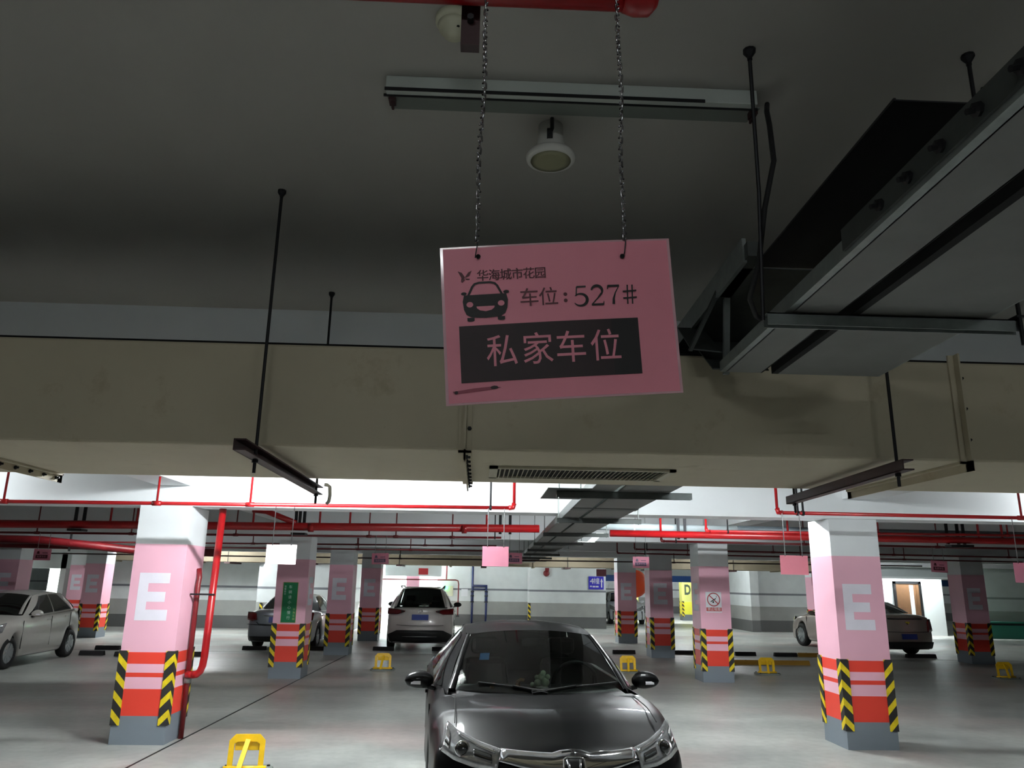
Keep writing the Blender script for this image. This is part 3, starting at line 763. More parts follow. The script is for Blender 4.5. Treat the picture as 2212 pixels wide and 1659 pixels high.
slab(MB(), 1.0, 1.34, 2.74, 4.6, 3.0, 3.006).build('tray_bottom', 'galv_dark', r)
slab(MB(), .985, 1.0, 2.66, 4.6, 2.99, 3.09).build('side_rail', 'galvanised', r)
# gusset plates where the tray climbs over the duct
r = thing('tray_riser', (1.0, 3.1, 2.7), 'bent tray riser with open gusset plates climbing over the duct', 'cable tray')
MB().hexa([(1.03, 3.04, 3.03), (1.055, 3.04, 3.03), (1.085, 3.2, 2.70), (1.06, 3.2, 2.70), (1.03, 3.06, 3.03), (1.055, 3.06, 3.03), (1.085, 3.22, 2.70), (1.06, 3.22, 2.70)]).build('gusset', 'galvanised', r)
MB().hexa([(.985, 2.62, 3.0), (1.04, 2.62, 3.0), (1.06, 3.05, 3.0), (1.0, 3.05, 3.0), (.985, 2.62, 3.06), (1.04, 2.62, 3.06), (1.06, 3.05, 3.06), (1.0, 3.05, 3.06)]).build('gusset', 'galv_dark', r)
MB().hexa([(.91, 3.18, 2.80), (1.05, 3.18, 2.79), (1.05, 3.45, 2.99), (.93, 3.45, 2.99), (.91, 3.18, 2.806), (1.05, 3.18, 2.796), (1.05, 3.45, 2.996), (.93, 3.45, 2.996)]).build('riser_plate', 'galv_dark', r)
MB().hexa([(.90, 3.17, 2.79), (.915, 3.17, 2.79), (1.02, 2.99, 3.05), (1.0, 2.99, 3.05), (.90, 3.185, 2.80), (.915, 3.185, 2.80), (1.02, 3.0, 3.06), (1.0, 3.0, 3.06)]).build('gusset', 'galv_dark', r)
MB().hexa([(1.0, 3.17, 2.71), (1.25, 3.17, 2.71), (1.25, 3.47, 2.93), (1.0, 3.47, 2.93), (1.0, 3.17, 2.716), (1.25, 3.17, 2.716), (1.25, 3.47, 2.936), (1.0, 3.47, 2.936)]).build('riser_plate', 'galv_dark', r)
# support strut and its rods
r = thing('tray_support', (1.4, 2.4, 2.6), 'galvanised strut under the trays on two threaded rods', 'support')
ya, xa, xb = 2.42, .955, 1.84
MB().box(xa, xb, ya - .02, ya - .017, 2.652, 2.694).box(xa, xb, ya - .02, ya + .02, 2.690, 2.694).box(xa, xb, ya + .017, ya + .02, 2.652, 2.694).build('strut_channel', 'galvanised', r)
for x, y in ((.925, 2.30), (1.66, 2.22)):
    MB().tube([(x - .03, y - .06, ZC), (x, y + .02, 3.1), (x + .01, ya - .03, 2.66)] if x < 1 else [(x, y, ZC), (x, y, 2.815)], .007, 8).build('threaded_rod', 'dark_steel', r)
    MB().lathe([(.022, 0), (.022, .01), (.009, .03), (.009, .04)], (x - (.03 if x < 1 else 0), y - (.06 if x < 1 else 0), ZC), (0, 0, -1), 10).build('ceiling_anchor', 'dark_steel', r)
MB().tube([(xb - .015, ya - .03, 2.60), (xb - .015, ya - .03, ZC)], .007, 8).build('threaded_rod', 'dark_steel', r)
MB().box(xb - .03, xb, ya - .04, ya + .03, 2.696, 2.704).build('plate_washer', 'dark_steel', r)
h = MB().tube([(1.04, 2.47, ZC - .05), (1.02, 2.43, ZC - .11), (1.005, 2.38, 3.40), (.985, 2.32, 3.22), (.95, 2.345, 3.05), (.945, 2.42, 2.88), (.935, 2.5, 2.78), (1.0, 2.62, 2.76), (1.08, 2.7, 2.75)], .0095, 8)
tag(h.build('black_cable', 'rubber', smooth=True), 'black cable dropping from the unlit batten to the tray', 'cable')

# far run of the trays
def far_tray(nm, xo, w, lab, m):
    r = thing(nm, (xo, 5.6, 2.5), lab, 'cable tray')
    yy0, yy1 = 5.04, 27.8
    s0, s1 = (lambda y: xo + .022 * (y - 5.75)), None
    q = lambda y, d, z: (s0(y) + d, y, z)
    b = MB().hexa([q(yy0, 0, 2.505), q(yy0, w, 2.505), q(yy1, w, 2.505), q(yy1, 0, 2.505), q(yy0, 0, 2.511), q(yy0, w, 2.511), q(yy1, w, 2.511), q(yy1, 0, 2.511)])
    b.build('tray_bottom', m, r)
    for d in (0, w - .004):
        MB().hexa([q(yy0, d, 2.505), q(yy0, d + .004, 2.505), q(yy1, d + .004, 2.505), q(yy1, d, 2.505), q(yy0, d, 2.59), q(yy0, d + .004, 2.59), q(yy1, d + .004, 2.59), q(yy1, d, 2.59)]).build('side_rail', 'galvanised', r)
    for k in range(5):
        y = 7.4 + k * 4.4
        MB().hexa([q(y, -.006, 2.50), q(y, w + .004, 2.50), q(y + .2, w + .004, 2.50), q(y + .2, -.006, 2.50), q(y, -.006, 2.505), q(y, w + .004, 2.505), q(y + .2, w + .004, 2.505), q(y + .2, -.006, 2.505)]).build('joint_plate', 'galv_dark', r)
    return r
far_tray('narrow_cable_tray', .86, .19, 'narrow grey cable tray running away beneath the beams', 'tray_grey')
far_tray('wide_cable_tray', 1.08, .42, 'wide grey cable tray running away beneath the beams', 'tray_grey')
b = MB().hexa([(.86, 4.66, 2.98), (1.3, 4.66, 2.98), (1.5, 5.02, 2.52), (.86, 5.02, 2.52), (.86, 4.66, 2.986), (1.3, 4.66, 2.986), (1.5, 5.02, 2.526), (.86, 5.02, 2.526)])
tag(b.build('tray_descender', 'galv_dark'), 'sloping tray plate coming down behind the big duct', 'cable tray')
SUPG = 'struts under the far tray'
for k, (y, x0, x1) in enumerate(((6.0, .60, 1.67), (8.55, .86, 1.80), (11.1, .92, 1.86), (13.9, .98, 1.87), (16.6, 1.04, 1.95), (19.2, 1.1, 2.0), (22.0, 1.16, 2.07), (24.5, 1.2, 2.13))):
    lab = ['widest dark strut, right behind the duct', 'second strut under the far tray from the duct', 'third strut under the far tray from the duct', 'fourth strut under the far tray from the duct',
           'fifth strut under the far tray from the duct', 'sixth strut under the far tray from the duct', 'seventh strut under the far tray from the duct', 'last strut under the far tray'][k]
    r = thing('tray_support', ((x0 + x1) / 2, y, 2.5), lab, 'support', SUPG)
    MB().box(x0, x1, y - .021, y - .017, 2.448, 2.498).box(x0, x1, y - .021, y + .021, 2.494, 2.499).box(x0, x1, y + .017, y + .021, 2.448, 2.498).build('strut_channel', 'galv_dark', r)
    for x in (x0 + .018, x1 - .03) if k else (.62, .79):
        if 9.25 < y < 9.8: continue
        MB().tube([(x, y, 2.44), (x, y, ZC)], .007, 6).build('threaded_rod', 'galvanised', r)
MB_ = MB().box(.52, .86, 5.85, 6.6, 2.500, 2.506)
tag(MB_.build('tray_cover', 'galv_dark'), 'loose dark tray cover beside the widest strut', 'cover')
# short metal bracket dangling beside the tray, coloured white to look lit
r = thing('lit_bracket', (1.75, 12.4, 2.4), 'L-shaped metal bracket painted white to look lit beside the far tray', 'bracket')
MB().hexa([(1.55, 12.2, 2.43), (1.83, 12.2, 2.43), (1.86, 12.4, 2.45), (1.60, 12.4, 2.45), (1.55, 12.2, 2.437), (1.83, 12.2, 2.437), (1.86, 12.4, 2.457), (1.60, 12.4, 2.457)]).build('plate', 'bright_white', r)
MB().hexa([(1.72, 12.3, 2.44), (1.84, 12.3, 2.44), (2.04, 12.62, 2.6), (1.92, 12.62, 2.6), (1.72, 12.3, 2.447), (1.84, 12.3, 2.447), (2.04, 12.62, 2.607), (1.92, 12.62, 2.607)]).build('arm', 'bright_white', r)

# ------------------------------------------------------------------ pipes
def pipe_thing(name, lab, cat='pipe', loc=(0, 0, 0), group=None): return thing(name, loc, lab, cat, group)
def sprinkler_row(lab, y, za, zb, xa, xb, ends, risers, rad=.02, m='red_pipe', hang=()):
    """branch line along x at depth y; ends: x positions with an elbow up; risers: x positions of tees up to the ceiling"""
    r = pipe_thing('sprinkler_pipe', lab, loc=((xa + xb) / 2, y, za))
    z = lambda x: za + (zb - za) * (x - xa) / (xb - xa)
    MB().tube([(xa, y, za), (xb, y, zb)], rad, 10).build('pipe_run', m, r, smooth=True)
    for x in ends:
        s = 1 if x == xa else -1
        MB().tube([(x + s * .06, y, z(x)), (x + s * .012, y, z(x) + .004), (x, y, z(x) + .05)], rad * 1.4, 10).build('elbow', m, r, smooth=True)
        MB().tube([(x, y, z(x) + .03), (x, y, ZC - .01)], rad * .85, 8).build('riser', m, r, smooth=True)
    for x in risers:
        MB().tube([(x, y, z(x)), (x, y, ZC - .01)], rad * .62, 8).build('riser', m, r, smooth=True)
        MB().tube([(x - .045, y, z(x)), (x + .045, y, z(x))], rad * 1.35, 10).build('tee', m, r, smooth=True)
    for x in hang:
        MB().bar((x, y - .01, z(x) - .02), (x, y - .01, ZC - .01), .022, .008, (0, 1, 0)).build('hanger_strap', 'dark_steel', r)
        MB().tube([(x - .012, y, z(x)), (x + .012, y, z(x))], rad * 1.5, 10).build('clamp', 'dark_steel', r)
    return r
sprinkler_row('nearest red sprinkler pipe, left half, ending in an upward elbow', 8.5, 2.53, 2.595, -9.5, .38, [.38], [-5.12, -3.5, -2.5], hang=(.12,))
sprinkler_row('nearest red sprinkler pipe, right half, starting at an elbow by the tray', 8.5, 2.60, 2.585, 3.33, 11, [3.33], [6.14], hang=(3.56, 3.62))
sprinkler_row('red sprinkler pipe behind the right near pillar, bright elbow at its start', 12.0, 2.62, 2.66, 3.55, 11, [3.55], [6.3, 8.4], hang=(3.89,))
sprinkler_row('red sprinkler pipe by the green-notice pillar row', 14.6, 2.52, 2.61, -12, .42, [], [-8.1, -6.4, -4.5, -2.05, -1.55, -.5], hang=(.3,), m='dark_red_pipe')
sprinkler_row('red sprinkler pipe by the no smoking pillar row', 14.6, 2.60, 2.57, 3.45, 13, [3.45], [6.2, 8.8, 11.2], hang=(3.73,), m='dark_red_pipe')
sprinkler_row('thin dark red pipe behind the green-notice pillar', 17.5, 2.49, 2.59, -12, .40, [], [-5.0, -2.7, -1.2, -.6], .018, 'dark_red_pipe')
sprinkler_row('thin dark red pipe behind the no smoking pillar', 17.5, 2.57, 2.53, 3.52, 14, [3.52], [6.7, 9.5, 12.2], .018, 'dark_red_pipe', hang=(3.8,))
sprinkler_row('farthest dark pipe on the left half', 19.6, 2.50, 2.56, -12, .40, [], [-6.5, -3.0, -1.7], .018, 'dark_red_pipe')
sprinkler_row('farthest dark pipe on the right half', 19.6, 2.56, 2.51, 3.5, 14, [3.5], [5.3, 8.2, 10.9], .018, 'dark_red_pipe', hang=(4.2,))
sprinkler_row('dark pipe under the distant duct', 24.2, 2.44, 2.5, -13, 14, [], [-8, -2.4, 6.1, 10], .02, 'maroon_steel')

r = pipe_thing('fire_main', 'thick red fire main crossing behind the left pillar', loc=(-3, 12.5, 2.6))
MB().tube([(-13, 12.5, 2.52), (.97, 12.5, 2.645)], .062, 14).build('pipe_run', 'red_pipe', r, smooth=True)
MB().tube([(-3.62, 12.5, 2.86), (-3.4, 12.5, 2.84), (-2.92, 12.5, 2.66)], .045, 12).build('branch', 'red_pipe', r, smooth=True)
MB().tube([(-.28, 12.5, 2.62), (-.20, 12.5, 2.622)], .072, 14).build('coupling', 'red_pipe', r, smooth=True)
MB().tube([(-2.72, 12.5, 2.60), (-2.64, 12.5, 2.60)], .072, 14).build('coupling', 'red_pipe', r, smooth=True)
for x in (-6.38, -6.25, -2.93, -2.87, -2.80, .34, .5):
    MB().bar((x, 12.52, 2.55), (x, 12.52, ZC), .045, .03, (0, 1, 0)).build('hanger_channel', 'dark_steel', r)
for x in (-5.83, -5.42, -3.6, -2.55, -2.07, .12):
    MB().tube([(x, 12.5, 2.6), (x, 12.5, ZC)], .017, 8).build('riser', 'red_pipe', r, smooth=True)
for x in (-6.32, -2.86):
    MB().box(x - .11, x + .11, 12.40, 12.6, 2.475, 2.51).build('saddle', 'dark_steel', r)
r = pipe_thing('fire_main', 'thick red fire main on the right under the white insulated pipe', loc=(5, 12.5, 2.6))
MB().tube([(2.12, 12.5, 2.595), (14, 12.5, 2.58)], .055, 14).build('pipe_run', 'red_pipe', r, smooth=True)
for x in (2.95, 5.05, 8.25, 8.65):
    MB().tube([(x, 12.5, 2.6), (x, 12.5, ZC)], .018, 8).build('riser', 'red_pipe', r, smooth=True)
for x in (3.25, 3.36, 7.74, 7.92, 8.02):
    MB().bar((x, 12.54, 2.52), (x, 12.54, ZC), .04, .03, (0, 1, 0)).build('hanger_channel', 'dark_steel', r)
MB().box(7.72, 8.1, 12.42, 12.6, 2.47, 2.51).build('saddle', 'dark_steel', r)
r = pipe_thing('insulated_pipe', 'white insulated pipe lying above the red fire main', loc=(5, 12.75, 2.72))
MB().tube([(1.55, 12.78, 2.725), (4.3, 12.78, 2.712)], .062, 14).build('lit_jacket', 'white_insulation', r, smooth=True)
MB().tube([(4.3, 12.78, 2.712), (14, 12.78, 2.69)], .06, 14).build('shaded_jacket', 'insulation_shaded', r, smooth=True)  # same jacket coloured darker along its unlit stretch
MB().tube([(2.55, 12.78, 2.72), (2.58, 12.78, 2.72)], .066, 14).build('band', 'sign_white', r, smooth=True)

r = pipe_thing('drain_pipe', 'fat dark red pipe sagging across the far left', loc=(-9, 17, 2.5))
MB().tube([(-13, 17, 2.56), (-9.3, 17, 2.52), (-8.4, 17, 2.44), (-7.2, 17, 2.33), (-5.6, 17, 2.32)], .085, 12).build('pipe_run', 'dark_red_pipe', r, smooth=True)
MB().tube([(-13, 17.3, 2.42), (-8.6, 17.3, 2.4), (-6.0, 17.3, 2.28)], .05, 12).build('second_run', 'dark_red_pipe', r, smooth=True)
for x in (-10.4, -8.7, -6.7): MB().bar((x, 17, 2.3), (x, 17, ZC), .04, .02, (0, 1, 0)).build('hanger_channel', 'dark_steel', r)

# standpipe at the left pillar
r = pipe_thing('standpipe', 'red standpipe beside the left E pillar with an elbow near the floor', 'pipe', (-3.2, 9.62, 0))
pth = [(-3.15, 9.62, 2.62), (-3.18, 9.62, .90), (-3.19, 9.62, .80), (-3.21, 9.62, .74), (-3.25, 9.62, .705), (-3.30, 9.62, .70)]
MB().tube(pth, .042, 14).build('main_pipe', 'red_pipe', r, smooth=True)
MB().tube([(-3.375, 9.7, .0), (-3.375, 9.7, 1.72), (-3.375, 9.72, 1.80), (-3.40, 9.74, 1.9)], .03, 12).build('side_pipe', 'dark_red_pipe', r, smooth=True)
MB().tube([(-3.29, 9.62, .70), (-3.37, 9.66, .70)], .04, 12).build('tee', 'red_pipe', r, smooth=True)
MB().tube([(-3.375, 9.7, .60), (-3.375, 9.7, .66)], .04, 12).build('collar', 'galvanised', r, smooth=True)
MB().box(-3.412, -3.13, 9.57, 9.60, 1.595, 1.615).build('clamp_bracket', 'dark_steel', r)

# ------------------------------------------------------------------ pink signs hung further back
SG = 'parking space signs further back'
def far_sign(x, y, z, w, h, lab, m, face, printed=True, tilt=0.0, panel='ink_purple', drop=None):
    r = thing('parking_sign', (x, y, z), lab, 'sign', SG)
    c, s = math.cos(tilt), math.sin(tilt); U = Vector((c, 0, s)); V = Vector((-s, 0, c)); o = Vector((x, y, z))
    q = lambda u, v, d: o + U * u + V * v + Vector((0, d, 0))
    b = MB(); b.hexa([q(-w / 2, -h / 2, 0), q(w / 2, -h / 2, 0), q(w / 2, -h / 2, .003), q(-w / 2, -h / 2, .003), q(-w / 2, h / 2, 0), q(w / 2, h / 2, 0), q(w / 2, h / 2, .003), q(-w / 2, h / 2, .003)])
    b.build('sheet', m, r)
    d = -.0012 if face < 0 else .0042
    if printed:
        b = MB(); b.add([q(-w * .36, -h * .33, d), q(w * .32, -h * .33, d), q(w * .32, -h * .02, d), q(-w * .36, -h * .02, d)], [(0, 1, 2, 3)]); b.build('dark_panel', panel, r)
        if face < 0:
            b = MB(); b.text('私家车位', h * .2, q(-w * .02, -h * .18, d - .0008), U, V); b.build('lettering', m, r)
            b = MB(); b.text('527#', h * .17, q(w * .14, h * .2, d), U, V)
            b.v = b.v[:0]; b.f = []
            b.add([q(-w * .33, h * .06, d), q(-w * .15, h * .06, d), q(-w * .19, h * .3, d), q(-w * .29, h * .3, d)], [(0, 1, 2, 3)])
            b.add([q(w * .0, h * .12, d), q(w * .3, h * .12, d), q(w * .3, h * .17, d), q(w * .0, h * .17, d)], [(0, 1, 2, 3)]); b.build('pictogram', panel, r)
    zt = drop if drop else z + .45
    for k in (-.31, .31):
        MB().tube([q(w * k, h / 2 - .01, .0015), (x + w * k, y, zt)], .005, 5).build('chain', 'chain_steel' if y < 10 else 'galvanised', r)
    return r
far_sign(-2.108, 8.46, 2.05, .32, .205, 'parking sign painted white for overexposure near the left E pillar', 'paper_pale', 1, drop=2.56, tilt=.0)  # pale paper carries the lamp glare on a pink sheet
far_sign(.184, 8.46, 2.068, .285, .21, 'blank pink back of a sign above the black car roof', 'paper_pink_far', 1, drop=2.58)
far_sign(3.463, 8.46, 2.03, .31, .205, 'deep pink sign back just left of the bright pillar', 'paper_pink', 1, drop=2.59, tilt=-.01)
r = far_sign(6.09, 8.46, 1.99, .31, .215, 'pink sign cut by the right picture edge', 'paper_pink_far', 1, drop=2.58)
far_sign(-7.922, 14.572, 2.159, .31, .2, 'small pink sign over the silver hatchback', 'paper_pink_far', -1, drop=2.55, panel='ink_plum')
far_sign(-1.813, 14.572, 2.189, .31, .2, 'small pink sign above the white SUV', 'paper_pink_far', -1, drop=2.61, tilt=.03)
far_sign(0.671, 14.572, 2.237, .29, .2, 'small pink sign half hidden by the blank pink sign', 'paper_pink_far', -1, drop=3.6)
far_sign(3.047, 14.572, 2.203, .31, .205, 'small pink sign left of the no smoking pillar', 'paper_pink_far', -1, drop=3.6)
far_sign(8.767, 14.572, 2.218, .32, .215, 'small pink sign right of the bright-faced pillar', 'paper_pink_far', -1, drop=2.58, tilt=-.04, panel='ink_plum')

# ------------------------------------------------------------------ notices
r = thing('green_notice', (-3.575, 15.3, 1.37), 'tall green notice with white lettering on the pink pillar', 'sign')
w, hh, yq, xc, zc = .285, .745, 15.303, -3.575, 1.368
MB().box(xc - w / 2, xc + w / 2, yq, yq + .006, zc - hh / 2, zc + hh / 2).build('border', 'sign_gold', r)
MB().box(xc - w / 2 + .008, xc + w / 2 - .008, yq - .002, yq, zc - hh / 2 + .008, zc + hh / 2 - .008).build('board', 'sign_green', r)
b = MB()
for i, ch in enumerate('车辆请小心慢行'): b.text(ch, .068, (xc, yq - .003, zc + .28 - i * .094), (1, 0, 0), (0, 0, 1))
b.build('main_lettering', 'sign_text', r)
b = MB()
for i, ch in enumerate('温馨提示'): b.text(ch, .04, (xc - .098, yq - .003, zc + .29 - i * .046), (1, 0, 0), (0, 0, 1))
b.build('heading_lettering', 'sign_text', r)
b = MB()
for i, ch in enumerate('华海花园'): b.text(ch, .046, (xc + .098, yq - .003, zc - .13 - i * .058), (1, 0, 0), (0, 0, 1))
b.build('footer_lettering', 'sign_text_yellow', r)

r = thing('no_smoking_sign', (4.645, 15.43, 1.49), 'white no smoking sign with red ring on the pink pillar', 'sign')
xc, yq, zc = 4.648, 15.434, 1.49
MB().box(xc - .155, xc + .155, yq, yq + .005, zc - .2, zc + .19).build('board', 'sign_white', r)
b = MB(); n = 32; cz = zc + .045
ring = lambda rad: [(xc + rad * math.cos(2 * math.pi * k / n), yq - .002, cz + rad * math.sin(2 * math.pi * k / n)) for k in range(n)]
b.add(ring(.13) + ring(.112), [(k, (k + 1) % n, n + (k + 1) % n, n + k) for k in range(n)])
b.bar((xc - .088, yq - .002, cz + .082), (xc + .088, yq - .002, cz - .082), .001, .018, (.7, 0, .7)); b.build('prohibition_ring', 'sign_red', r)
b = MB(); b.bar((xc - .06, yq - .004, cz - .04), (xc + .045, yq - .004, cz + .02), .001, .016, (0, 0, 1)); b.bar((xc + .05, yq - .004, cz + .03), (xc + .06, yq - .004, cz + .075), .001, .008, (1, 0, 0))
b.bar((xc - .02, yq - .004, cz - .06), (xc + .0, yq - .004, cz - .035), .001, .03, (0, 0, 1)); b.build('cigarette', 'ink_black', r)
MB().box(xc - .15, xc + .15, yq - .003, yq, zc - .175, zc - .105).build('caption_band', 'sign_band_red', r)
MB().text('禁止吸烟', .062, (xc, yq - .004, zc - .14), (1, 0, 0), (0, 0, 1), 1.05).build('caption_lettering', 'sign_white', r)

r = thing('direction_sign', (4.97, 33, 1.85), 'blue direction sign reading 4 with an upward arrow on the core wall', 'sign')
MB().box(4.655, 5.29, 32.97, 32.999, 1.58, 2.105).build('board', 'sign_blue', r)
b = MB(); b.text('4', .33, (4.79, 32.965, 1.9), (1, 0, 0), (0, 0, 1), 1.1); b.text('幢', .27, (4.99, 32.965, 1.9), (1, 0, 0), (0, 0, 1))
b.build('lettering', 'sign_white', r)
b = MB(); b.add([(5.14, 32.965, 1.88), (5.26, 32.965, 1.88), (5.2, 32.965, 2.03)], [(0, 1, 2)]); b.add([(5.175, 32.965, 1.66), (5.225, 32.965, 1.66), (5.225, 32.965, 1.88), (5.175, 32.965, 1.88)], [(0, 1, 2, 3)]); b.build('arrow', 'sign_white', r)
b = MB()
for x0, x1, z in ((4.71, 4.79, 1.70), (4.82, 4.93, 1.69), (4.95, 5.07, 1.69)): b.add([(x0, 32.965, z - .03), (x1, 32.965, z - .03), (x1, 32.965, z + .03), (x0, 32.965, z + .03)], [(0, 1, 2, 3)])
b.build('small_print', 'sign_white', r)
r = thing('hanging_plaque', (5.03, 32.5, 2.25), 'dark pink plaque seen just above the blue sign', 'sign')
MB().box(4.78, 5.18, 31.6, 31.61, 2.10, 2.38).build('sheet', 'ink_plum', r)
MB().tube([(4.85, 31.6, 2.37), (4.85, 31.6, ZC)], .006, 5).build('wire', 'dark_steel', r)
r = thing('fire_bell', (2.87, 32.9, 2.25), 'dark red fire bell on the core wall', 'bell')
MB().lathe([(.10, 0), (.13, .03), (.13, .08), (.08, .13), (.001, .14)], (2.87, 32.995, 2.2), (0, -1, 0), 20).build('gong', 'alarm_red', r, smooth=True)
MB().box(2.82, 2.98, 32.9, 32.995, 2.3, 2.42).build('junction_box', 'alarm_red', r)
MB().tube([(3.42, 32.95, 2.45), (3.42, 32.95, 2.58), (3.42, 32.95, ZC)], .02, 6).build('conduit', 'dark_red_pipe', r)
# red sign inside the lobby header
r = thing('lobby_plaque', (-2.3, 33.28, 2.2), 'red plaque on the white header above the lobby', 'sign')
MB().box(-2.5, -2.1, 33.27, 33.298, 2.07, 2.33).build('board', 'sign_red', r)

# convex mirror seen from behind
r = thing('convex_mirror', (5.48, 26.3, 1.75), 'orange round back of a convex traffic mirror', 'mirror')
MB().lathe([(.45, 0), (.46, .03), (.38, .09), (.2, .13), (.001, .14)], (5.24, 26.3, 1.83), (0, -1, 0), 32).build('shell', 'orange', r, smooth=True)
MB().lathe([(.44, 0), (.4, .05), (.2, .1), (.001, .11)], (5.24, 26.302, 1.83), (0, 1, 0), 32).build('mirror_face', 'chrome', r, smooth=True)
MB().tube([(4.9, 25.76, 1.83), (5.0, 26.0, 1.83), (5.24, 26.18, 1.83)], .025, 8).build('arm', 'dark_steel', r)

# ------------------------------------------------------------------ pipework and fittings on the far walls
r = thing('wall_pipes', (-.05, 34.2, 0), 'dark blue pipes with a cross link on the recessed wall', 'pipe')
MB().tube([(-.22, 34.2, 0), (-.22, 34.2, 2.9)], .045, 10).build('upright', 'blue_pipe', r, smooth=True)
MB().tube([(.38, 34.2, 0), (.38, 34.2, 1.62)], .045, 10).build('upright', 'blue_pipe', r, smooth=True)
MB().tube([(-.24, 34.2, 1.64), (.42, 34.2, 1.64)], .05, 10).build('cross_link', 'blue_pipe', r, smooth=True)
MB().tube([(-.24, 34.2, 1.5), (.36, 34.2, 1.5)], .03, 10).build('cross_link', 'blue_pipe', r, smooth=True)
for x in (-.22, .38):
    for z in (.95, 1.2, 1.38): MB().tube([(x, 34.2, z), (x, 34.2, z + .05)], .075, 10).build('flange', 'black_plastic', r, smooth=True)
    MB().tube([(x, 34.2, 1.0), (x, 34.2, 1.42)], .062, 10).build('valve', 'blue_pipe', r, smooth=True)
r = thing('hydrant_pipe', (-.9, 34.1, 0), 'thin dark red hydrant pipe along the recess', 'pipe')
MB().tube([(-4.3, 32.9, 1.86), (-.95, 33.9, 1.87), (-.85, 34.0, 1.84), (-.82, 34.0, 1.7), (-.82, 34.0, .38)], .028, 8).build('pipe_run', 'dark_red_pipe', r, smooth=True)
MB().tube([(-.82, 34.0, .42), (-.82, 34.0, .36)], .07, 10).build('flange', 'black_plastic', r, smooth=True)
MB().tube([(-1.35, 34.1, 1.86), (-1.35, 34.1, 3.3)], .03, 8).build('riser', 'dark_red_pipe', r, smooth=True)
r = thing('exit_light', (-1.0, 34.2, 1.55), 'small box with a glowing green exit light in the recess', 'light')
MB().box(-1.42, -1.05, 34.15, 34.29, 1.2, 1.62).build('cabinet', 'cream_plastic', r, bevel=.01)
MB().lathe([(.07, 0), (.07, .02)], (-1.35, 34.13, 1.55), (0, -1, 0), 12).build('green_lamp', 'green_led', r)
MB().box(-.7, -.42, 34.26, 34.29, 1.2, 1.5).build('notice', 'sign_white', r)
# corner guards stuck on the far walls
FG = 'striped guards on the far wall corners'
for x, y, lab in ((2.13, 32.98, 'striped corner guard on the core wall behind the black car'), (-7.6, 28.18, 'striped corner guard left of the grey saloon'), (14.4, 32.38, 'striped wall guard between post and saloon'), (18.88, 30.58, 'striped guard at the far right wall corner')):
    g = bpy.data.objects.new('wall_guard', GUARD); COL.objects.link(g); g.location = (x, y, 0); tag(g, lab, 'guard', FG)
# door and bright room on the right
r = struct('door_1', MB().box(16.95, 17.9, 31.36, 31.4, 0, 2.0), 'door_wood', 'brown wooden door at the right end')
MB().box(16.85, 16.95, 31.34, 31.42, 0, 2.1).box(17.9, 18.0, 31.34, 31.42, 0, 2.1).box(16.85, 18.0, 31.34, 31.42, 2.0, 2.1).build('door_frame', 'dark_steel', r)
MB().box(17.5, 17.66, 31.345, 31.36, .05, 1.95).build('door_panel', 'sign_white', r)
MB().box(17.78, 17.84, 31.33, 31.36, .05, 1.95).build('door_stile', 'door_wood', r)
struct('trim_20', MB().box(14.6, 19.0, 30.0, 30.2, 2.18, 2.26), 'bright_white', 'white lit ledge above the wooden door')
struct('trim_21', MB().box(14.4, 19.5, 30.2, 30.4, 2.26, ZC), 'far_wall')
r = thing('green_cabinet', (19.4, 30.5, 0), 'low dark green cabinet by the far right wall', 'cabinet')
MB().box(19.5, 22.5, 29.9, 30.55, 0, .62).build('body', 'teal_bin', r, bevel=.02)
MB().box(19.5, 22.5, 29.88, 29.9, .5, .56).build('handle_rail', 'dark_steel', r)
# distant duct
r = thing('ventilation_duct', (0, 27.5, 2.38), 'distant ventilation duct behind the pipes, dimness put into its brown-grey colour', 'duct')
for a in range(-13, 14, 3):
    MB().box(a + .01, a + 2.99, 28.05, 29.1, 2.36, 2.86).build('duct_segment', 'duct_shaded', r, bevel=.012)
    MB().box(a - .03, a + .03, 28.0, 29.15, 2.32, 2.9).build('flange', 'duct_shaded', r)
    MB().tube([(a + 1.2, 27.95, 2.30), (a + 1.2, 27.95, ZC)], .012, 6).build('threaded_rod', 'dark_steel', r)
    MB().box(a + 1.1, a + 1.3, 27.9, 29.25, 2.30, 2.355).build('channel', 'maroon_steel', r)
# next zone: blue painted beams
struct('trim_30', MB().box(5.4, 28, 39.0, 39.3, 1.95, 2.25), 'blue_paint', 'blue painted low beam in the next zone')
struct('trim_31', MB().box(5.4, 28, 39.0, 39.3, 2.25, ZC), 'far_wall')
for i, (x, z, c) in enumerate(((12.9, 1.85, 'paper_pale'), (6.9, 1.75, 'sign_white'))):
    r = thing('zone_box', (x, 43, z), ['pale box hanging beyond the post', 'pale panel hanging behind the dim E pillar'][i], 'panel')
    MB().box(x - .3, x + .3, 42.9, 43.0, z - .15, z + .12).build('box', c, r)  # plain pale box on a rod
    MB().tube([(x, 42.95, z + .1), (x, 42.95, ZC)], .012, 6).build('rod', 'dark_steel', r)

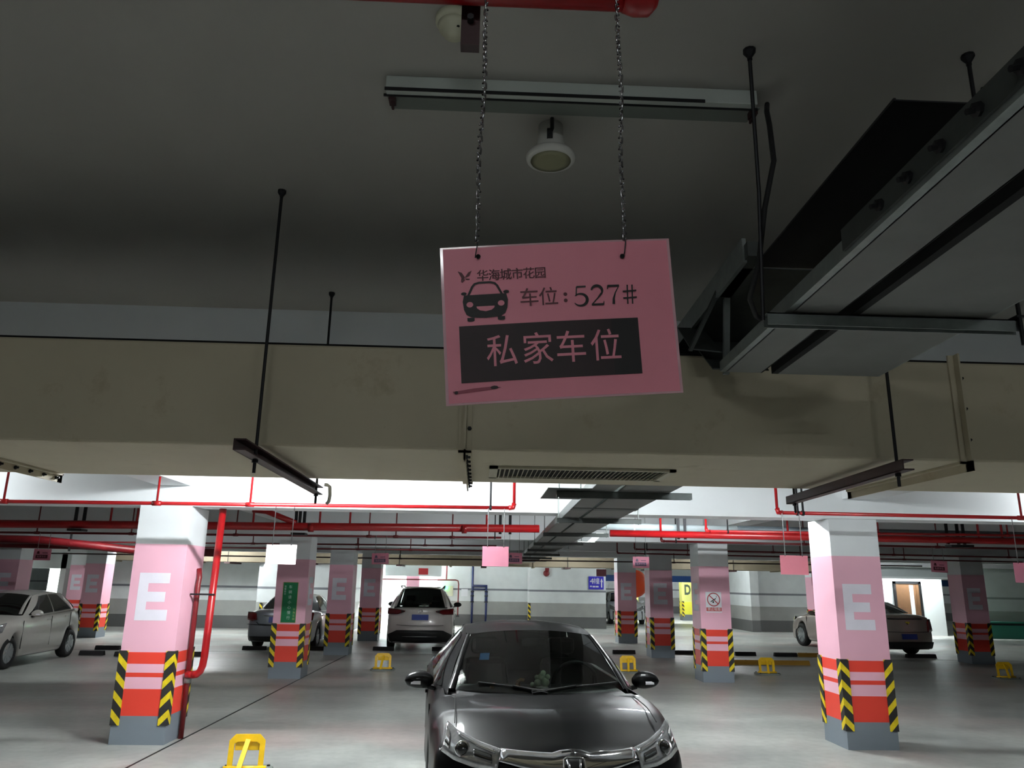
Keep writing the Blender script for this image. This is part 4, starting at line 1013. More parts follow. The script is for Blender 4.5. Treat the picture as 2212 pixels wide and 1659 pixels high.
# ------------------------------------------------------------------ wheel stops and floor locks
def stop(x, y, w, lab, m='wheel_stop', rot=0):
    r = thing('wheel_stop', (x, y, 0), lab, 'wheel stop', 'rubber wheel stops')
    prof = [(-.075, 0), (.075, 0), (.06, .05), (.035, .1), (-.035, .1), (-.06, .05)]
    b = MB(); b.prism(prof, (-w / 2, 0, 0), (0, 1, 0), (0, 0, 1), (w, 0, 0))
    o = b.mesh('body', m); ob = bpy.data.objects.new('body', o); COL.objects.link(ob); ob.parent = r
    for k in (-.3, .3):
        b = MB().lathe([(.02, 0), (.02, .003)], (w * k, 0, .1), (0, 0, 1), 8).mesh('bolt', 'dark_steel'); q = bpy.data.objects.new('bolt', b); COL.objects.link(q); q.parent = r
    r.rotation_euler = (0, 0, rot)
    return r
for x, y, w, lab, m in ((3.95, 21.4, .6, 'black wheel stop left of the dim E pillar', 'wheel_stop'), (5.62, 21.5, .56, 'black wheel stop between the dim and no smoking pillars', 'wheel_stop'),
        (7.2, 21.3, .55, 'short black wheel stop right of the no smoking pillar', 'wheel_stop'), (8.25, 21.2, .6, 'black wheel stop left of the bright-faced pillar', 'wheel_stop'), (9.15, 21.2, 1.1, 'brown wheel stop touching the bright-faced pillar', 'stop_yellow'),
        (-2.45, 21.5, .55, 'black wheel stop under the SUV left tyre', 'wheel_stop'), (-.9, 21.6, .55, 'black wheel stop under the SUV right tyre', 'wheel_stop'), (-5.75, 21.2, .6, 'black wheel stop under the grey saloon left tyre', 'wheel_stop'), (-4.2, 21.3, .6, 'black wheel stop under the grey saloon right tyre', 'wheel_stop'),
        (-9.3, 20.8, .6, 'black wheel stop right of the hatchback tail', 'wheel_stop'), (-9.0, 19.35, .55, 'black wheel stop at the hatchback rear wheel', 'wheel_stop'), (-8.1, 19.2, .6, 'black wheel stop left of the near left pillar', 'wheel_stop'), (-6.7, 19.4, .55, 'black wheel stop right of the standpipe', 'wheel_stop'),
        (12.0, 21.3, .8, 'black wheel stop under the saloon right tyre', 'wheel_stop'), (10.6, 21.4, .7, 'black wheel stop under the saloon left tyre', 'wheel_stop'), (7.0, 19.0, 1.9, 'long tan kerb strip behind the yellow lock', 'stop_yellow')):
    stop(x, y, w, lab, m)

def floor_lock():
    r = thing('parking_lock', (0, 0, 0), 'x', 'parking lock', 'yellow folding parking locks')
    MB().prism([(-.2, -.19), (.2, -.19), (.25, -.1), (.25, .12), (.18, .2), (-.18, .2), (-.25, .12), (-.25, -.1)], (0, 0, 0), (1, 0, 0), (0, 1, 0), (0, 0, .025)).build('base_plate', 'yellow_steel' if False else 'lamp_lens', r, bevel=.006)
    out = [(-.17, 0), (-.17, .245), (-.115, .30), (.115, .30), (.17, .245), (.17, 0)]
    inn = [(-.12, 0), (-.12, .215), (-.09, .235), (.09, .235), (.12, .215), (.12, 0)]
    b = MB(); n = 6
    for d in (0, .014):
        b.add([(p[0], -.0 + d + p[1] * .10, .03 + p[1]) for p in out] + [(p[0], d + p[1] * .10, .03 + p[1]) for p in inn],
              [((i, n + i, n + i + 1, i + 1) if d == 0 else (i, i + 1, n + i + 1, n + i)) for i in range(n - 1)])
    k = 12
    for i in range(n - 1):
        b.f.append((i, i + 1, k + i + 1, k + i)); b.f.append((n + i, k + n + i, k + n + i + 1, n + i + 1))
    b.build('hoop', 'yellow_steel', r)
    MB().box(-.115, .115, .035, .05, .185, .262).build('back_plate', 'yellow_steel', r, bevel=.003)
    MB().bar((-.03, -.16, .03), (.01, .012, .285), .045, .018, (0, -1, 0)).build('prop', 'yellow_steel', r)
    MB().tube([(-.2, -.0, .035), (.2, -.0, .035)], .02, 10).build('hinge_bar', 'yellow_steel', r, smooth=True)
    for x in (-.2, .2):
        for y in (-.13, .13): MB().lathe([(.016, 0), (.016, .012)], (x, y, .025), (0, 0, 1), 8).build('bolt', 'dark_steel', r)
    return r
lk = floor_lock()
LOCKS = [(-2.19, 8.12, .06, 'yellow parking lock nearest the camera, left of the black car'), (-1.93, 16.95, 0, 'yellow parking lock in front of the white SUV'), (3.23, 17.05, .03, 'yellow parking lock by the black car right mirror'),
         (6.2, 17.0, 0, 'yellow parking lock left of the bright-faced pillar'), (11.17, 16.65, -.03, 'yellow parking lock at the far right')]
for i, (x, y, a, lab) in enumerate(LOCKS):
    o = lk if i == 0 else copy_tree(lk)
    o.location = (x, y, 0); o.rotation_euler = (0, 0, a); o['label'] = lab

# ------------------------------------------------------------------ cars
# local frame: nose at y = 0 pointing to -y, tail at y = L, x to the viewer's right when the nose faces the viewer
def interp(c, x): return float(np.interp(x, [p[0] for p in c], [p[1] for p in c]))
def make_car(label, paint, P):
    r = thing('car', (0, 0, 0), label, 'car')
    L, hw, R = P['L'], P['W'] / 2, P.get('R', .325)
    axles = (P['fo'], P['fo'] + P['wb']); zc = R
    fb, rb, pw = P.get('fb', .5), P.get('rb', .3), P.get('pw', 1.9)
    nose, tail = P['nose'], P['tail']
    top, sh = P['top'], P['sh']
    yc, yd = P['cowl'], P['deck']
    def wx(y):   # plan taper
        return hw * interp([(0, .955), (.5, .985), (1.2, 1), (L - 1.1, 1), (L - .3, .97), (L, .94)], y)
    def bend(x, y, z):
        a = min(1, abs(x) / hw)
        f = max(0, 1 - y / 1.35); g = max(0, 1 - (L - y) / 1.1)
        return y + fb * a ** pw * f + interp(nose, z) * max(0, 1 - y / .6) - rb * a ** 2.4 * g - interp(tail, z) * max(0, 1 - (L - y) / .6)
    def front(x, z, out=0.0): return Vector((x, bend(x, 0, z) - out, z))
    def rear(x, z, out=0.0): return Vector((x, bend(x, L, z) + out, z))
    ys = list(np.linspace(0, L, int(L / .1) + 1))
    rings = []
    for y in ys:
        zs, zt, w = interp(sh, y), interp(top, y), wx(y)
        zb = .19 if .25 < y < L - .25 else .22
        for a in axles:
            if abs(y - a) < R + .055: zb = max(zb, zc + math.sqrt(max(0, (R + .055) ** 2 - (y - a) ** 2)))
        zb = min(zb, zs - .08)
        zz = [zb + (zs - zb) * t for t in (.3, .6, .85, 1)]
        pts = [(w * .86, zb), (w * .985, zb), (w * 1.0, zz[0]), (w * 1.0, zz[1]), (w * .99, zz[2]), (w * .955, zz[3]),
               (w * .86, zs + (zt - zs) * .62), (w * .45, zs + (zt - zs) * .95), (0, zt)]
        rings.append([(x, bend(x, y, z), z) for x, z in pts])
    N = 9; body = MB()
    for s in (1, -1):
        base = len(body.v)
        for ring in rings: body.v += [(x * s, y, z) for x, y, z in ring]
        for i in range(len(ys) - 1):
            ym = (ys[i] + ys[i + 1]) / 2
            for j in range(N - 1):
                if yc + .12 < ym < yd - .08 and j >= 6: continue
                q = (base + i * N + j, base + i * N + j + 1, base + (i + 1) * N + j + 1, base + (i + 1) * N + j)
                body.f.append(q if s < 0 else q[::-1])
    nr = len(ys) * N
    for i0, fn in ((0, front), (len(ys) - 1, rear)):
        rows = []
        for j in range(1, 7):
            x, _, z = rings[i0][j]
            if j == 6: row = [i0 * N + 6, i0 * N + 7, i0 * N + 8, nr + i0 * N + 7, nr + i0 * N + 6]
            else:
                row = [i0 * N + j]
                for f in (.5, 0, -.5):
                    p = fn(x * f, z); body.v.append(tuple(p)); row.append(len(body.v) - 1)
                row.append(nr + i0 * N + j)
            rows.append(row)
        for a, b in zip(rows[:-1], rows[1:]):
            for k in range(4):
                q = (a[k], a[k + 1], b[k + 1], b[k]); body.f.append(q if i0 else q[::-1])
    # weld the centre line
    bo = body.build('body', paint, r, smooth=True)
    w = bo.modifiers.new('w', 'WELD'); w.merge_threshold = .002
    sb = bo.modifiers.new('s', 'SUBSURF'); sb.levels = P.get('sub', 1); sb.render_levels = P.get('sub', 1)
    # underbody
    MB().box(-hw * .82, hw * .82, .35, L - .3, .2, .6).build('underbody', 'black_plastic', r)
    # greenhouse
    yb, zb, wb, cb = P['ws_b']; yt, zt, wt, ct = P['ws_t']           # y, z, half width, corner sweep
    ry, rz, rw_, rc = P['rw_t']; qy, qz, qw, qc = P['rw_b']
    crown = P.get('crown', .035)
    def edge(y, z, w, c, n=10, cr=0.0):
        return [Vector((w * (2 * i / n - 1), y + c * abs(2 * i / n - 1) ** 2, z - cr * abs(2 * i / n - 1) ** 2.2)) for i in range(n + 1)]
    eb, et = edge(yb, zb, wb, cb, 10, -.0), edge(yt, zt, wt, ct, 10, crown)
    er, eq = edge(ry, rz, rw_, -rc, 10, crown), edge(qy, qz, qw, -qc, 10, .0)
    def loft(a, b, m, bulge=0.0, dirv=(0, -1, .6)):
        d = Vector(dirv).normalized()
        return [[p.lerp(q, k / m) + d * bulge * math.sin(math.pi * k / m) for p, q in zip(a, b)] for k in range(m + 1)]
    ws = loft(eb, et, 6, .03)
    glass = [[p for p in row] for row in ws]
    inset = lambda row, f: [row[0].lerp(row[1], f)] + row[1:-1] + [row[-1].lerp(row[-2], f)]
    MB().grid([inset(row, .32) for row in glass]).build('windscreen', P.get('ws_mat', 'windscreen_glass'), r, smooth=True)
    for side in (0, -1):
        b = MB(); rows = []
        for row in ws:
            a = row[side]; c = row[1 if side == 0 else -2]; up = Vector((0, -.008, .008))
            rows.append([a, a.lerp(c, .02) + up, a.lerp(c, .34) + up, a.lerp(c, .36)])
        b.grid(rows); b.build('windscreen_pillar', paint, r, smooth=True)
    nroof = P['roof']
    rows = []
    m = 8
    for k in range(m + 1):
        t = k / m; row = []
        for p, q in zip(et, er):
            v = p.lerp(q, t); v.z += nroof * math.sin(math.pi * min(1, t * .5 + t * .5)) ; row.append(v)
        rows.append(row)
    ro = MB().grid(rows).build('roof', paint, r, smooth=True); ro.modifiers.new('s', 'SUBSURF').levels = 1
    rg = loft(er, eq, 5, .02, (0, 1, .6))
    MB().grid(rg).build('rear_glass', 'tint_glass' if P.get('rear_tint', True) else 'windscreen_glass', r, smooth=True)
    # frame strip round the rear glass
    for side in (0, -1):
        rows = []
        for row in rg:
            a = row[side]; c = row[1 if side == 0 else -2]; up = Vector((0, .008, .006))
            rows.append([a, a.lerp(c, .02) + up, a.lerp(c, .45) + up, a.lerp(c, .47)])
        MB().grid(rows).build('rear_pillar', paint, r, smooth=True)
    rail = lambda s, i: Vector(rows_edge[i]) if False else None
    for s, idx in ((-1, 0), (1, -1)):
        A, B_, C_, D_ = ws[0][idx], ws[-1][idx], rg[0][idx], rg[-1][idx]
        n = 22
        def pt(u, t, out=0.0):
            lo = A.lerp(D_, u); lo = Vector((s * (hw * .955 - .035 * abs(u - .5) * 2), lo.y, interp(sh, lo.y) + .004))
            lo.x = s * (abs(A.x) + (abs(D_.x) - abs(A.x)) * u) * (1 - .0) if u in (0, 1) else s * min(hw * .955, abs(A.x) + .9 * min(u, 1 - u) + (abs(D_.x) - abs(A.x)) * u)
            hi = B_.lerp(C_, u); hi.z += nroof * math.sin(math.pi * u)
            p = lo.lerp(hi, t); p.x += s * (.02 * math.sin(math.pi * t) + out); return p
        MB().grid([[pt(i / n, t / 4) for i in range(n + 1)] for t in range(5)]).build('side_frame', paint, r, smooth=True)
        for (u0, u1, t0, t1, sl0, sl1) in P['side_win']:
            rows = []
            for t in range(5):
                tt = t0 + (t1 - t0) * t / 4
                rows.append([pt(u0 + sl0 * (t / 4) + (u1 + sl1 * (t / 4) - u0 - sl0 * (t / 4)) * i / 8, tt, .007) for i in range(9)])
            MB().grid(rows).build('side_window', 'tint_glass', r, smooth=True)
        # wing mirror
        my, mz = P['mirror']; mx = P.get('mirx', hw + .02)
        b = MB()
        prof = [(0, .3), (.03, .78), (.08, 1), (.14, .98), (.19, .8), (.225, .45), (.235, .05)]
        rr = []
        for d, f in prof:
            ring = []
            for k in range(12):
                a = 2 * math.pi * k / 12
                ring.append((s * (mx - .07 + d), my + .06 * f * math.sin(a) - .02 * (1 - f), mz + .078 * f * math.cos(a) * (1 if math.cos(a) > 0 else .9)))
            rr.append(ring + [ring[0]])
        b.grid(rr); mo = b.build('wing_mirror', P.get('mirror_mat', paint), r, smooth=True); mo.modifiers.new('s', 'SUBSURF').levels = 1
        MB().bar((s * (hw - .08), my + .03, mz - .07), (s * (mx - .02), my + .02, mz - .05), .05, .035).build('mirror_arm', 'black_plastic', r, bevel=.006)
        b = MB(); rows = []
        for i in range(6):
            f = i / 5; xx = mx + .035 + .12 * f
            yy = my - .062 + .04 * f * f
            rows.append([(s * xx, yy, mz + .0), (s * xx, yy - .004, mz - .012), (s * xx, yy, mz - .026)])
        b.grid(rows); b.build('mirror_indicator', 'indicator_white', mo, smooth=True)
        # door handles and door seams
        for y in P.get('handles', ()):
            MB().bar((s * (hw * 1.0 + .008), y - .08, interp(sh, y) - .1), (s * (hw + .008), y + .08, interp(sh, y) - .1), .02, .03).build('door_handle', paint, r, bevel=.006)
        for y in P.get('seams', ()):
            MB().box(s * hw * .99 - .004, s * hw * .99 + .008, y - .004, y + .004, .35, interp(sh, y) - .04).build('door_seam', 'dark_void', r)
    # wheels
    for ax in axles:
        for s in (-1, 1):
            xo = s * (hw - .012)
            w = MB().lathe([(R * .62, -.19), (R * .95, -.19), (R, -.15), (R, -.05), (R * .95, -.01), (R * .66, 0), (R * .64, -.03)], (xo, ax, R), (s, 0, 0), 28).build('wheel', 'rubber', r, smooth=True)
            b = MB(); b.lathe([(R * .655, -.025), (R * .62, -.012), (R * .60, -.03), (R * .58, -.07), (.001, -.07)], (xo, ax, R), (s, 0, 0), 28)
            for k in range(P.get('spokes', 5)):
                a = 2 * math.pi * k / P.get('spokes', 5) + .3
                d = Vector((0, math.cos(a), math.sin(a)))
                b.bar(Vector((xo - s * .03, ax, R)) + d * .03, Vector((xo - s * .022, ax, R)) + d * R * .61, P.get('spw', .05), .03, (s, 0, 0))
            b.lathe([(.045, -.03), (.04, -.012), (.001, -.01)], (xo, ax, R), (s, 0, 0), 14)
            b.build('rim', 'rim_silver', w)
    def patch(nm, m, lo, hi, fn, out=.006, par=None, rows_=4, n=12):
        """lo / hi: polylines of (x, z); surface skin laid on the nose or tail"""
        def samp(pl, t):
            t *= len(pl) - 1; i = min(int(t), len(pl) - 2); f = t - i
            return (pl[i][0] + (pl[i + 1][0] - pl[i][0]) * f, pl[i][1] + (pl[i + 1][1] - pl[i][1]) * f)
        g = []
        for j in range(rows_ + 1):
            row = []
            for i in range(n + 1):
                a, b = samp(lo, i / n), samp(hi, i / n); f = j / rows_
                bl = out * (1 + .5 * math.sin(math.pi * f))
                row.append(fn(a[0] + (b[0] - a[0]) * f, a[1] + (b[1] - a[1]) * f, bl))
            g.append(row)
        sk = -.03
        g = [[fn(p.x, p.z, sk) for p in g[0]]] + g + [[fn(p.x, p.z, sk) for p in g[-1]]]
        g = [[fn(row[0].x, row[0].z, sk)] + row + [fn(row[-1].x, row[-1].z, sk)] for row in g]
        return MB().grid(g).build(nm, m, par or r, smooth=True)
    P['extra'](r, front, rear, patch, dict(L=L, hw=hw, ws=ws, rg=rg, bend=bend, sh=sh, top=top))
    return r
def mir(pl): return [(-x, z) for x, z in pl]
def plate(r, fn, x, z, w=.44, h=.14):
    MB().hexa([fn(x - w / 2, z - h / 2, -.01), fn(x + w / 2, z - h / 2, -.01), fn(x + w / 2, z - h / 2, .02), fn(x - w / 2, z - h / 2, .02),
               fn(x - w / 2, z + h / 2, -.01), fn(x + w / 2, z + h / 2, -.01), fn(x + w / 2, z + h / 2, .02), fn(x - w / 2, z + h / 2, .02)]).build('number_plate', 'plate_blue', r)

# --- black saloon in the foreground
def black_extra(r, front, rear, patch, D):
    lo = [(.46, .665), (.60, .665), (.72, .685), (.80, .72)]
    hi = [(.435, .775), (.56, .80), (.70, .845), (.765, .885)]
    for mm in (lambda p: p, mir):
        s = 1 if mm is not mir else -1
        hl = patch('headlight', 'lens_clear', mm(lo), mm(hi), front, .012, n=16)
        MB().lathe([(.05, 0), (.05, .014), (.043, .018)], front(s * .665, .752, .012), (s * .35, -1, .25), 20).build('projector_ring', 'chrome', hl, smooth=True)
        MB().lathe([(.041, .018), (.033, .03), (.018, .037), (.001, .039)], front(s * .665, .752, .012), (s * .35, -1, .25), 20).build('projector_lens', 'lens_dark', hl, smooth=True)
        patch('light_bar', 'chrome', mm([(.47, .752), (.58, .778), (.69, .82)]), mm([(.465, .772), (.58, .797), (.70, .84)]), front, .022, hl, 2)
        patch('inner_reflector', 'lens_dark', mm([(.49, .70), (.56, .71), (.60, .72)]), mm([(.49, .745), (.56, .76), (.60, .765)]), front, .019, hl, 2)
        patch('outer_chrome', 'chrome', mm([(.755, .74), (.78, .76)]), mm([(.745, .83), (.765, .865)]), front, .022, hl, 3)
    ghi = [(-.43, .778), (-.3, .775), (-.12, .772), (-.07, .785), (0, .792), (.07, .785), (.12, .772), (.3, .775), (.43, .778)]
    glo = [(-.45, .715), (-.3, .69), (-.12, .665), (-.09, .66), (0, .66), (.09, .66), (.12, .665), (.3, .69), (.45, .715)]
    patch('grille_bar', 'chrome', glo, ghi, front, .02, n=24, rows_=5)
    patch('grille_opening', 'dark_void', [(-.44, .52), (0, .50), (.44, .52)], [(-.45, .705), (-.3, .68), (0, .66), (.3, .68), (.45, .705)], front, .008, n=20)
    patch('lower_intake', 'dark_void', [(-.6, .25), (0, .24), (.6, .25)], [(-.55, .38), (0, .38), (.55, .38)], front, .006)
    e = patch('emblem_ground', 'dark_void', [(-.062, .64), (.062, .64)], [(-.058, .752), (.058, .752)], front, .03, n=4)
    b = MB()
    q = lambda x, z, o=.05: front(x, z, o)
    fr = [(-.058, .645), (-.066, .70), (-.062, .752), (-.04, .764), (.04, .764), (.062, .752), (.066, .70), (.058, .645)]
    b.tube([q(*p) for p in fr] , .006, 8)
    for s in (-1, 1):
        b.tube([q(s * .026, .64, .05), q(s * .030, .69, .055), q(s * .041, .75, .05)], [.009, .0085, .010], 8)
    b.bar(q(-.028, .682, .052), q(.028, .682, .052), .012, .016)
    b.build('emblem', 'chrome', e, smooth=True)
    plate(r, front, 0, .45)
    # bonnet edge seams, washer nozzles
    for s in (-1, 1):
        pts = []
        for y in np.linspace(.30, 1.12, 10):
            w = D['hw'] * (.80 - .03 * (y - .3)); z = interp(D['sh'], y) + (interp(D['top'], y) - interp(D['sh'], y)) * .74
            pts.append((s * w, D['bend'](s * w, y, z), z + .004))
        MB().tube(pts, .004, 6).build('bonnet_seam', 'dark_void', r)
        MB().lathe([(.012, 0), (.01, .008), (.004, .011)], (s * .26, 1.02, .945), (0, 0, 1), 8).build('washer_nozzle', 'black_plastic', r)
    # cabin: dashboard, seats, mirror, ornaments
    MB().hexa([(-.68, 1.16, .90), (.68, 1.16, .90), (.66, 1.75, .9), (-.66, 1.75, .9), (-.68, 1.2, .955), (.68, 1.2, .955), (.66, 1.72, .985), (-.66, 1.72, .985)]).build('dashboard', 'dash_black', r, bevel=.02)
    MB().box(-.66, .66, 1.75, 4.0, .5, .62).build('cabin_floor', 'dash_black', r)
    MB().prism([(-.62, .9), (.62, .9), (.52, 1.36), (-.52, 1.36)], (0, 3.55, 0), (1, 0, 0), (0, 0, 1), (0, .03, 0)).build('cabin_rear', 'dash_black', r)
    for x in (-.36, .36):
        MB().hexa([(x - .24, 2.3, .6), (x + .24, 2.3, .6), (x + .24, 2.5, .6), (x - .24, 2.5, .6), (x - .19, 2.45, 1.12), (x + .19, 2.45, 1.12), (x + .19, 2.6, 1.12), (x - .19, 2.6, 1.12)]).build('seat', 'dash_black', r, bevel=.05)
        MB().box(x - .13, x + .13, 2.5, 2.6, 1.15, 1.3).build('headrest', 'dash_black', r, bevel=.04)
    MB().tube([(.36 + .19 * math.cos(a), 1.86 - .06 * math.sin(a), .97 + .18 * math.sin(a)) for a in np.linspace(0, 2 * math.pi, 25)], .016, 8).build('steering_wheel', 'black_plastic', r, smooth=True)
    MB().box(-.11, .11, 1.86, 1.885, 1.27, 1.335).build('rear_view_mirror', 'black_plastic', r, bevel=.012)
    w = D['ws']
    # sticker on the inside of the glass
    P0 = w[3][1]; a = w[3][1].lerp(w[3][2], .35); b2 = w[3][1].lerp(w[3][2], .95); c = w[4][1].lerp(w[4][2], .95); d = w[4][1].lerp(w[4][2], .35)
    off = Vector((0, .012, -.006))
    MB().add([a + off - (d - a) * 0.1, b2 + off - (d - a) * .1, b2.lerp(c, .62) + off, a.lerp(d, .62) + off], [(0, 1, 2, 3)]).build('windscreen_sticker', 'sticker_blue', r)
    # wipers
    for x0, x1, yy in ((-.50, .02, 0), (.62, -.10, 0)):
        p0 = Vector((x1, 1.20, .99)); p1 = Vector((x0, 1.31 + abs(x0) * .16, 1.03))
        MB().bar(p0, p1, .022, .018).bar(p0 + Vector((0, -.03, -.01)), p0.lerp(p1, .5) + Vector((0, -.02, .012)), .018, .014).build('wiper', 'dark_void', r, bevel=.004)
    MB().hexa([(-.70, 1.17, .95), (.70, 1.17, .95), (.66, 1.24, .95), (-.66, 1.24, .95), (-.72, 1.19, .962), (.72, 1.19, .962), (.70, 1.27, .966), (-.70, 1.27, .966)]).build('cowl_panel', 'black_plastic', r)
BLACK = dict(L=4.65, W=1.775, fo=.93, wb=2.65, R=.32, fb=.52, rb=.3, pw=1.95, sub=2,
    nose=[(.15, .06), (.4, .0), (.62, .0), (.72, .05), (.8, .12), (.88, .2)], tail=[(.2, .05), (.5, 0), (.8, .03), (1.05, .1)],
    top=[(0, .775), (.12, .822), (.35, .893), (.7, .948), (1.15, .976), (1.3, .975), (3.7, 1.0), (4.0, 1.08), (4.5, 1.07), (4.65, 1.03)],
    sh=[(0, .74), (.3, .80), (.7, .865), (1.15, .915), (2.5, .96), (3.9, 1.0), (4.65, .95)],
    cowl=1.12, deck=4.0, ws_b=(1.19, .972, .735, .30), ws_t=(1.98, 1.395, .565, .10), rw_t=(3.25, 1.40, .53, .05), rw_b=(4.0, 1.07, .66, .25), roof=.052, crown=.05,
    side_win=[(.06, .46, .08, .9, .12, 0), (.49, .83, .08, .9, 0, -.06)], mirror=(1.80, 1.0), mirx=.915, handles=(2.35, 3.3), seams=(1.35, 2.5, 3.5), extra=black_extra)
c = make_car('black saloon parked nose to the viewer with chrome grille', 'paint_black', BLACK)
c.location = (.62, 5.06, 0); c.rotation_euler = (0, 0, math.radians(4.0))
# things on its dashboard
th = math.radians(4.0)
def on_car(x, y, z): return Vector((.62 + x * math.cos(th) - y * math.sin(th), 5.06 + x * math.sin(th) + y * math.cos(th), z))
o = on_car(.02, 1.48, .975)
r = thing('jade_ornament', o, 'pale green jade ornament on the black car dashboard', 'ornament')
MB().lathe([(.05, 0), (.055, .012), (.04, .02)], o, (0, 0, 1), 16).build('stand', 'white_plastic', r, smooth=True)
for i, (dx, dz, rad) in enumerate(((-.03, .045, .032), (.025, .05, .036), (0, .085, .034), (.045, .09, .022), (-.04, .085, .02), (.01, .12, .022), (-.075, .03, .02))):
    b = MB().lathe([(rad * math.sin(a), rad * (1 - math.cos(a)) - rad) for a in np.linspace(.05, 3.1, 8)], o + Vector((dx, .0 + .01 * (-1) ** i, dz)), (0, 0, 1), 10)
    b.build('carved_lobe', 'jade', r, smooth=True)
o = on_car(-.17, 1.5, .975)
r = thing('tan_ornament', o, 'small tan figure shaped ornament on the black car dashboard', 'ornament')
MB().lathe([(.02, 0), (.018, .04), (.012, .05)], o, (0, 0, 1), 10).build('stem', 'tan_cloth', r, smooth=True)
MB().tube([o + Vector((-.01, 0, .045)), o + Vector((.02, 0, .065)), o + Vector((.05, 0, .06))], .014, 8).build('curl', 'tan_cloth', r, smooth=True)
o = on_car(-.38, 1.5, .972)
r = thing('dash_trinket', o, 'tiny reddish trinket at the dashboard corner of the black car', 'ornament')
MB().lathe([(.016, 0), (.02, .015), (.006, .03)], o, (0, 0, 1), 10).build('base', 'tan_cloth', r, smooth=True)
MB().box(o.x - .022, o.x + .022, o.y - .008, o.y + .008, o.z + .03, o.z + .042).build('bow', 'sign_band_red', r)

# --- white SUV, tail to the viewer
def suv_extra(r, front, rear, patch, D):
    for mm in (lambda p: p, mir):
        s = 1 if mm is not mir else -1
        tl = patch('tail_light', 'tail_red', mm([(.42, 1.0), (.6, .94), (.88, .935)]), mm([(.40, 1.03), (.62, 1.07), (.89, 1.10)]), rear, .02)
        patch('clear_lamp', 'lens_dark', mm([(.44, 1.0), (.5, .985)]), mm([(.44, 1.03), (.52, 1.04)]), rear, .026, tl, 2, 4)
        patch('headlight', 'lens_clear', mm([(.45, .75), (.8, .8)]), mm([(.45, .87), (.82, .93)]), front, .01)
        MB().tube([(s * .58, 1.9, 1.585), (s * .60, 2.05, 1.66), (s * .60, 3.5, 1.665), (s * .56, 3.75, 1.61)], .018, 8).build('roof_rail', 'black_plastic', r, smooth=True)
    patch('lower_bumper', 'black_plastic', [(-.8, .24), (0, .22), (.8, .24)], [(-.86, .42), (-.6, .54), (.6, .54), (.86, .42)], rear, .012, n=16)
    patch('bumper_strip', 'chrome', [(-.45, .375), (.45, .375)], [(-.46, .39), (.46, .39)], rear, .03, n=8)
    patch('boot_seam', 'dark_void', [(-.62, .665), (0, .65), (.62, .665)], [(-.62, .672), (0, .657), (.62, .672)], rear, .004, n=12, rows_=1)
    plate(r, rear, 0, .87)
    b = MB(); b.tube([rear(.06 * math.cos(a), 1.02 + .045 * math.sin(a), .03) for a in np.linspace(0, 2 * math.pi, 17)], .007, 6)
    b.tube([rear(-.045, 1.04, .03), rear(-.02, 1.03, .03), rear(0, 1.0, .03), rear(.02, 1.03, .03), rear(.045, 1.04, .03)], .006, 6); b.build('emblem', 'chrome', r, smooth=True)
    MB().box(-.7, .7, 1.2, 4.2, .5, .6).build('cabin_floor', 'dash_black', r)
    MB().box(-.7, .7, 1.15, 1.7, .6, 1.06).build('dashboard', 'dash_black', r, bevel=.03)
    MB().box(-.66, .66, 3.5, 3.65, .6, 1.12).build('rear_bench', 'dash_black', r, bevel=.04)
    for x in (-.38, .38):
        MB().box(x - .24, x + .24, 2.35, 2.5, .6, 1.2).build('seat', 'dash_black', r, bevel=.05)
        MB().box(x - .13, x + .13, 2.38, 2.48, 1.22, 1.4).build('headrest', 'dash_black', r, bevel=.04)
        MB().box(x - .12, x + .12, 3.52, 3.62, 1.13, 1.28).build('headrest', 'dash_black', r, bevel=.04)
    MB().bar((-.5, D['L'] - .62, 1.635), (.5, D['L'] - .62, 1.635), .16, .03).build('spoiler', 'paint_white', r, bevel=.012)
    MB().bar((-.16, D['L'] - .20, 1.10), (.16, D['L'] - .26, 1.13), .012, .02).build('rear_wiper', 'black_plastic', r)
SUV = dict(L=4.55, W=1.84, fo=.9, wb=2.7, R=.36, fb=.5, rb=.32, pw=2.2,
    nose=[(.2, .06), (.5, 0), (.8, .05), (1.0, .15)], tail=[(.2, .12), (.45, 0), (.7, .0), (1.0, .06), (1.15, .14)],
    top=[(0, .86), (.4, .98), (1.1, 1.06), (4.0, 1.12), (4.55, 1.12)], sh=[(0, .8), (.5, .92), (1.2, .98), (3.5, 1.06), (4.55, 1.06)],
    cowl=1.1, deck=4.42, ws_b=(1.15, 1.06, .76, .3), ws_t=(2.0, 1.58, .6, .08), rw_t=(3.92, 1.62, .55, .05), rw_b=(4.42, 1.12, .72, .12), roof=.05, crown=.05,
    side_win=[(.06, .42, .08, .88, .1, 0), (.45, .74, .08, .88, 0, 0), (.77, .92, .1, .8, 0, -.05)], mirror=(1.6, 1.12), seams=(1.3, 2.4, 3.4), handles=(2.2, 3.2), mirror_mat='black_plastic', ws_mat='windscreen_glass', rear_tint=False, extra=suv_extra)
c = make_car('white SUV parked tail to the viewer by the lobby', 'paint_white', SUV)
c.location = (-1.62, 21.2 + 4.55, 0); c.rotation_euler = (0, 0, math.radians(180 + 1.5))

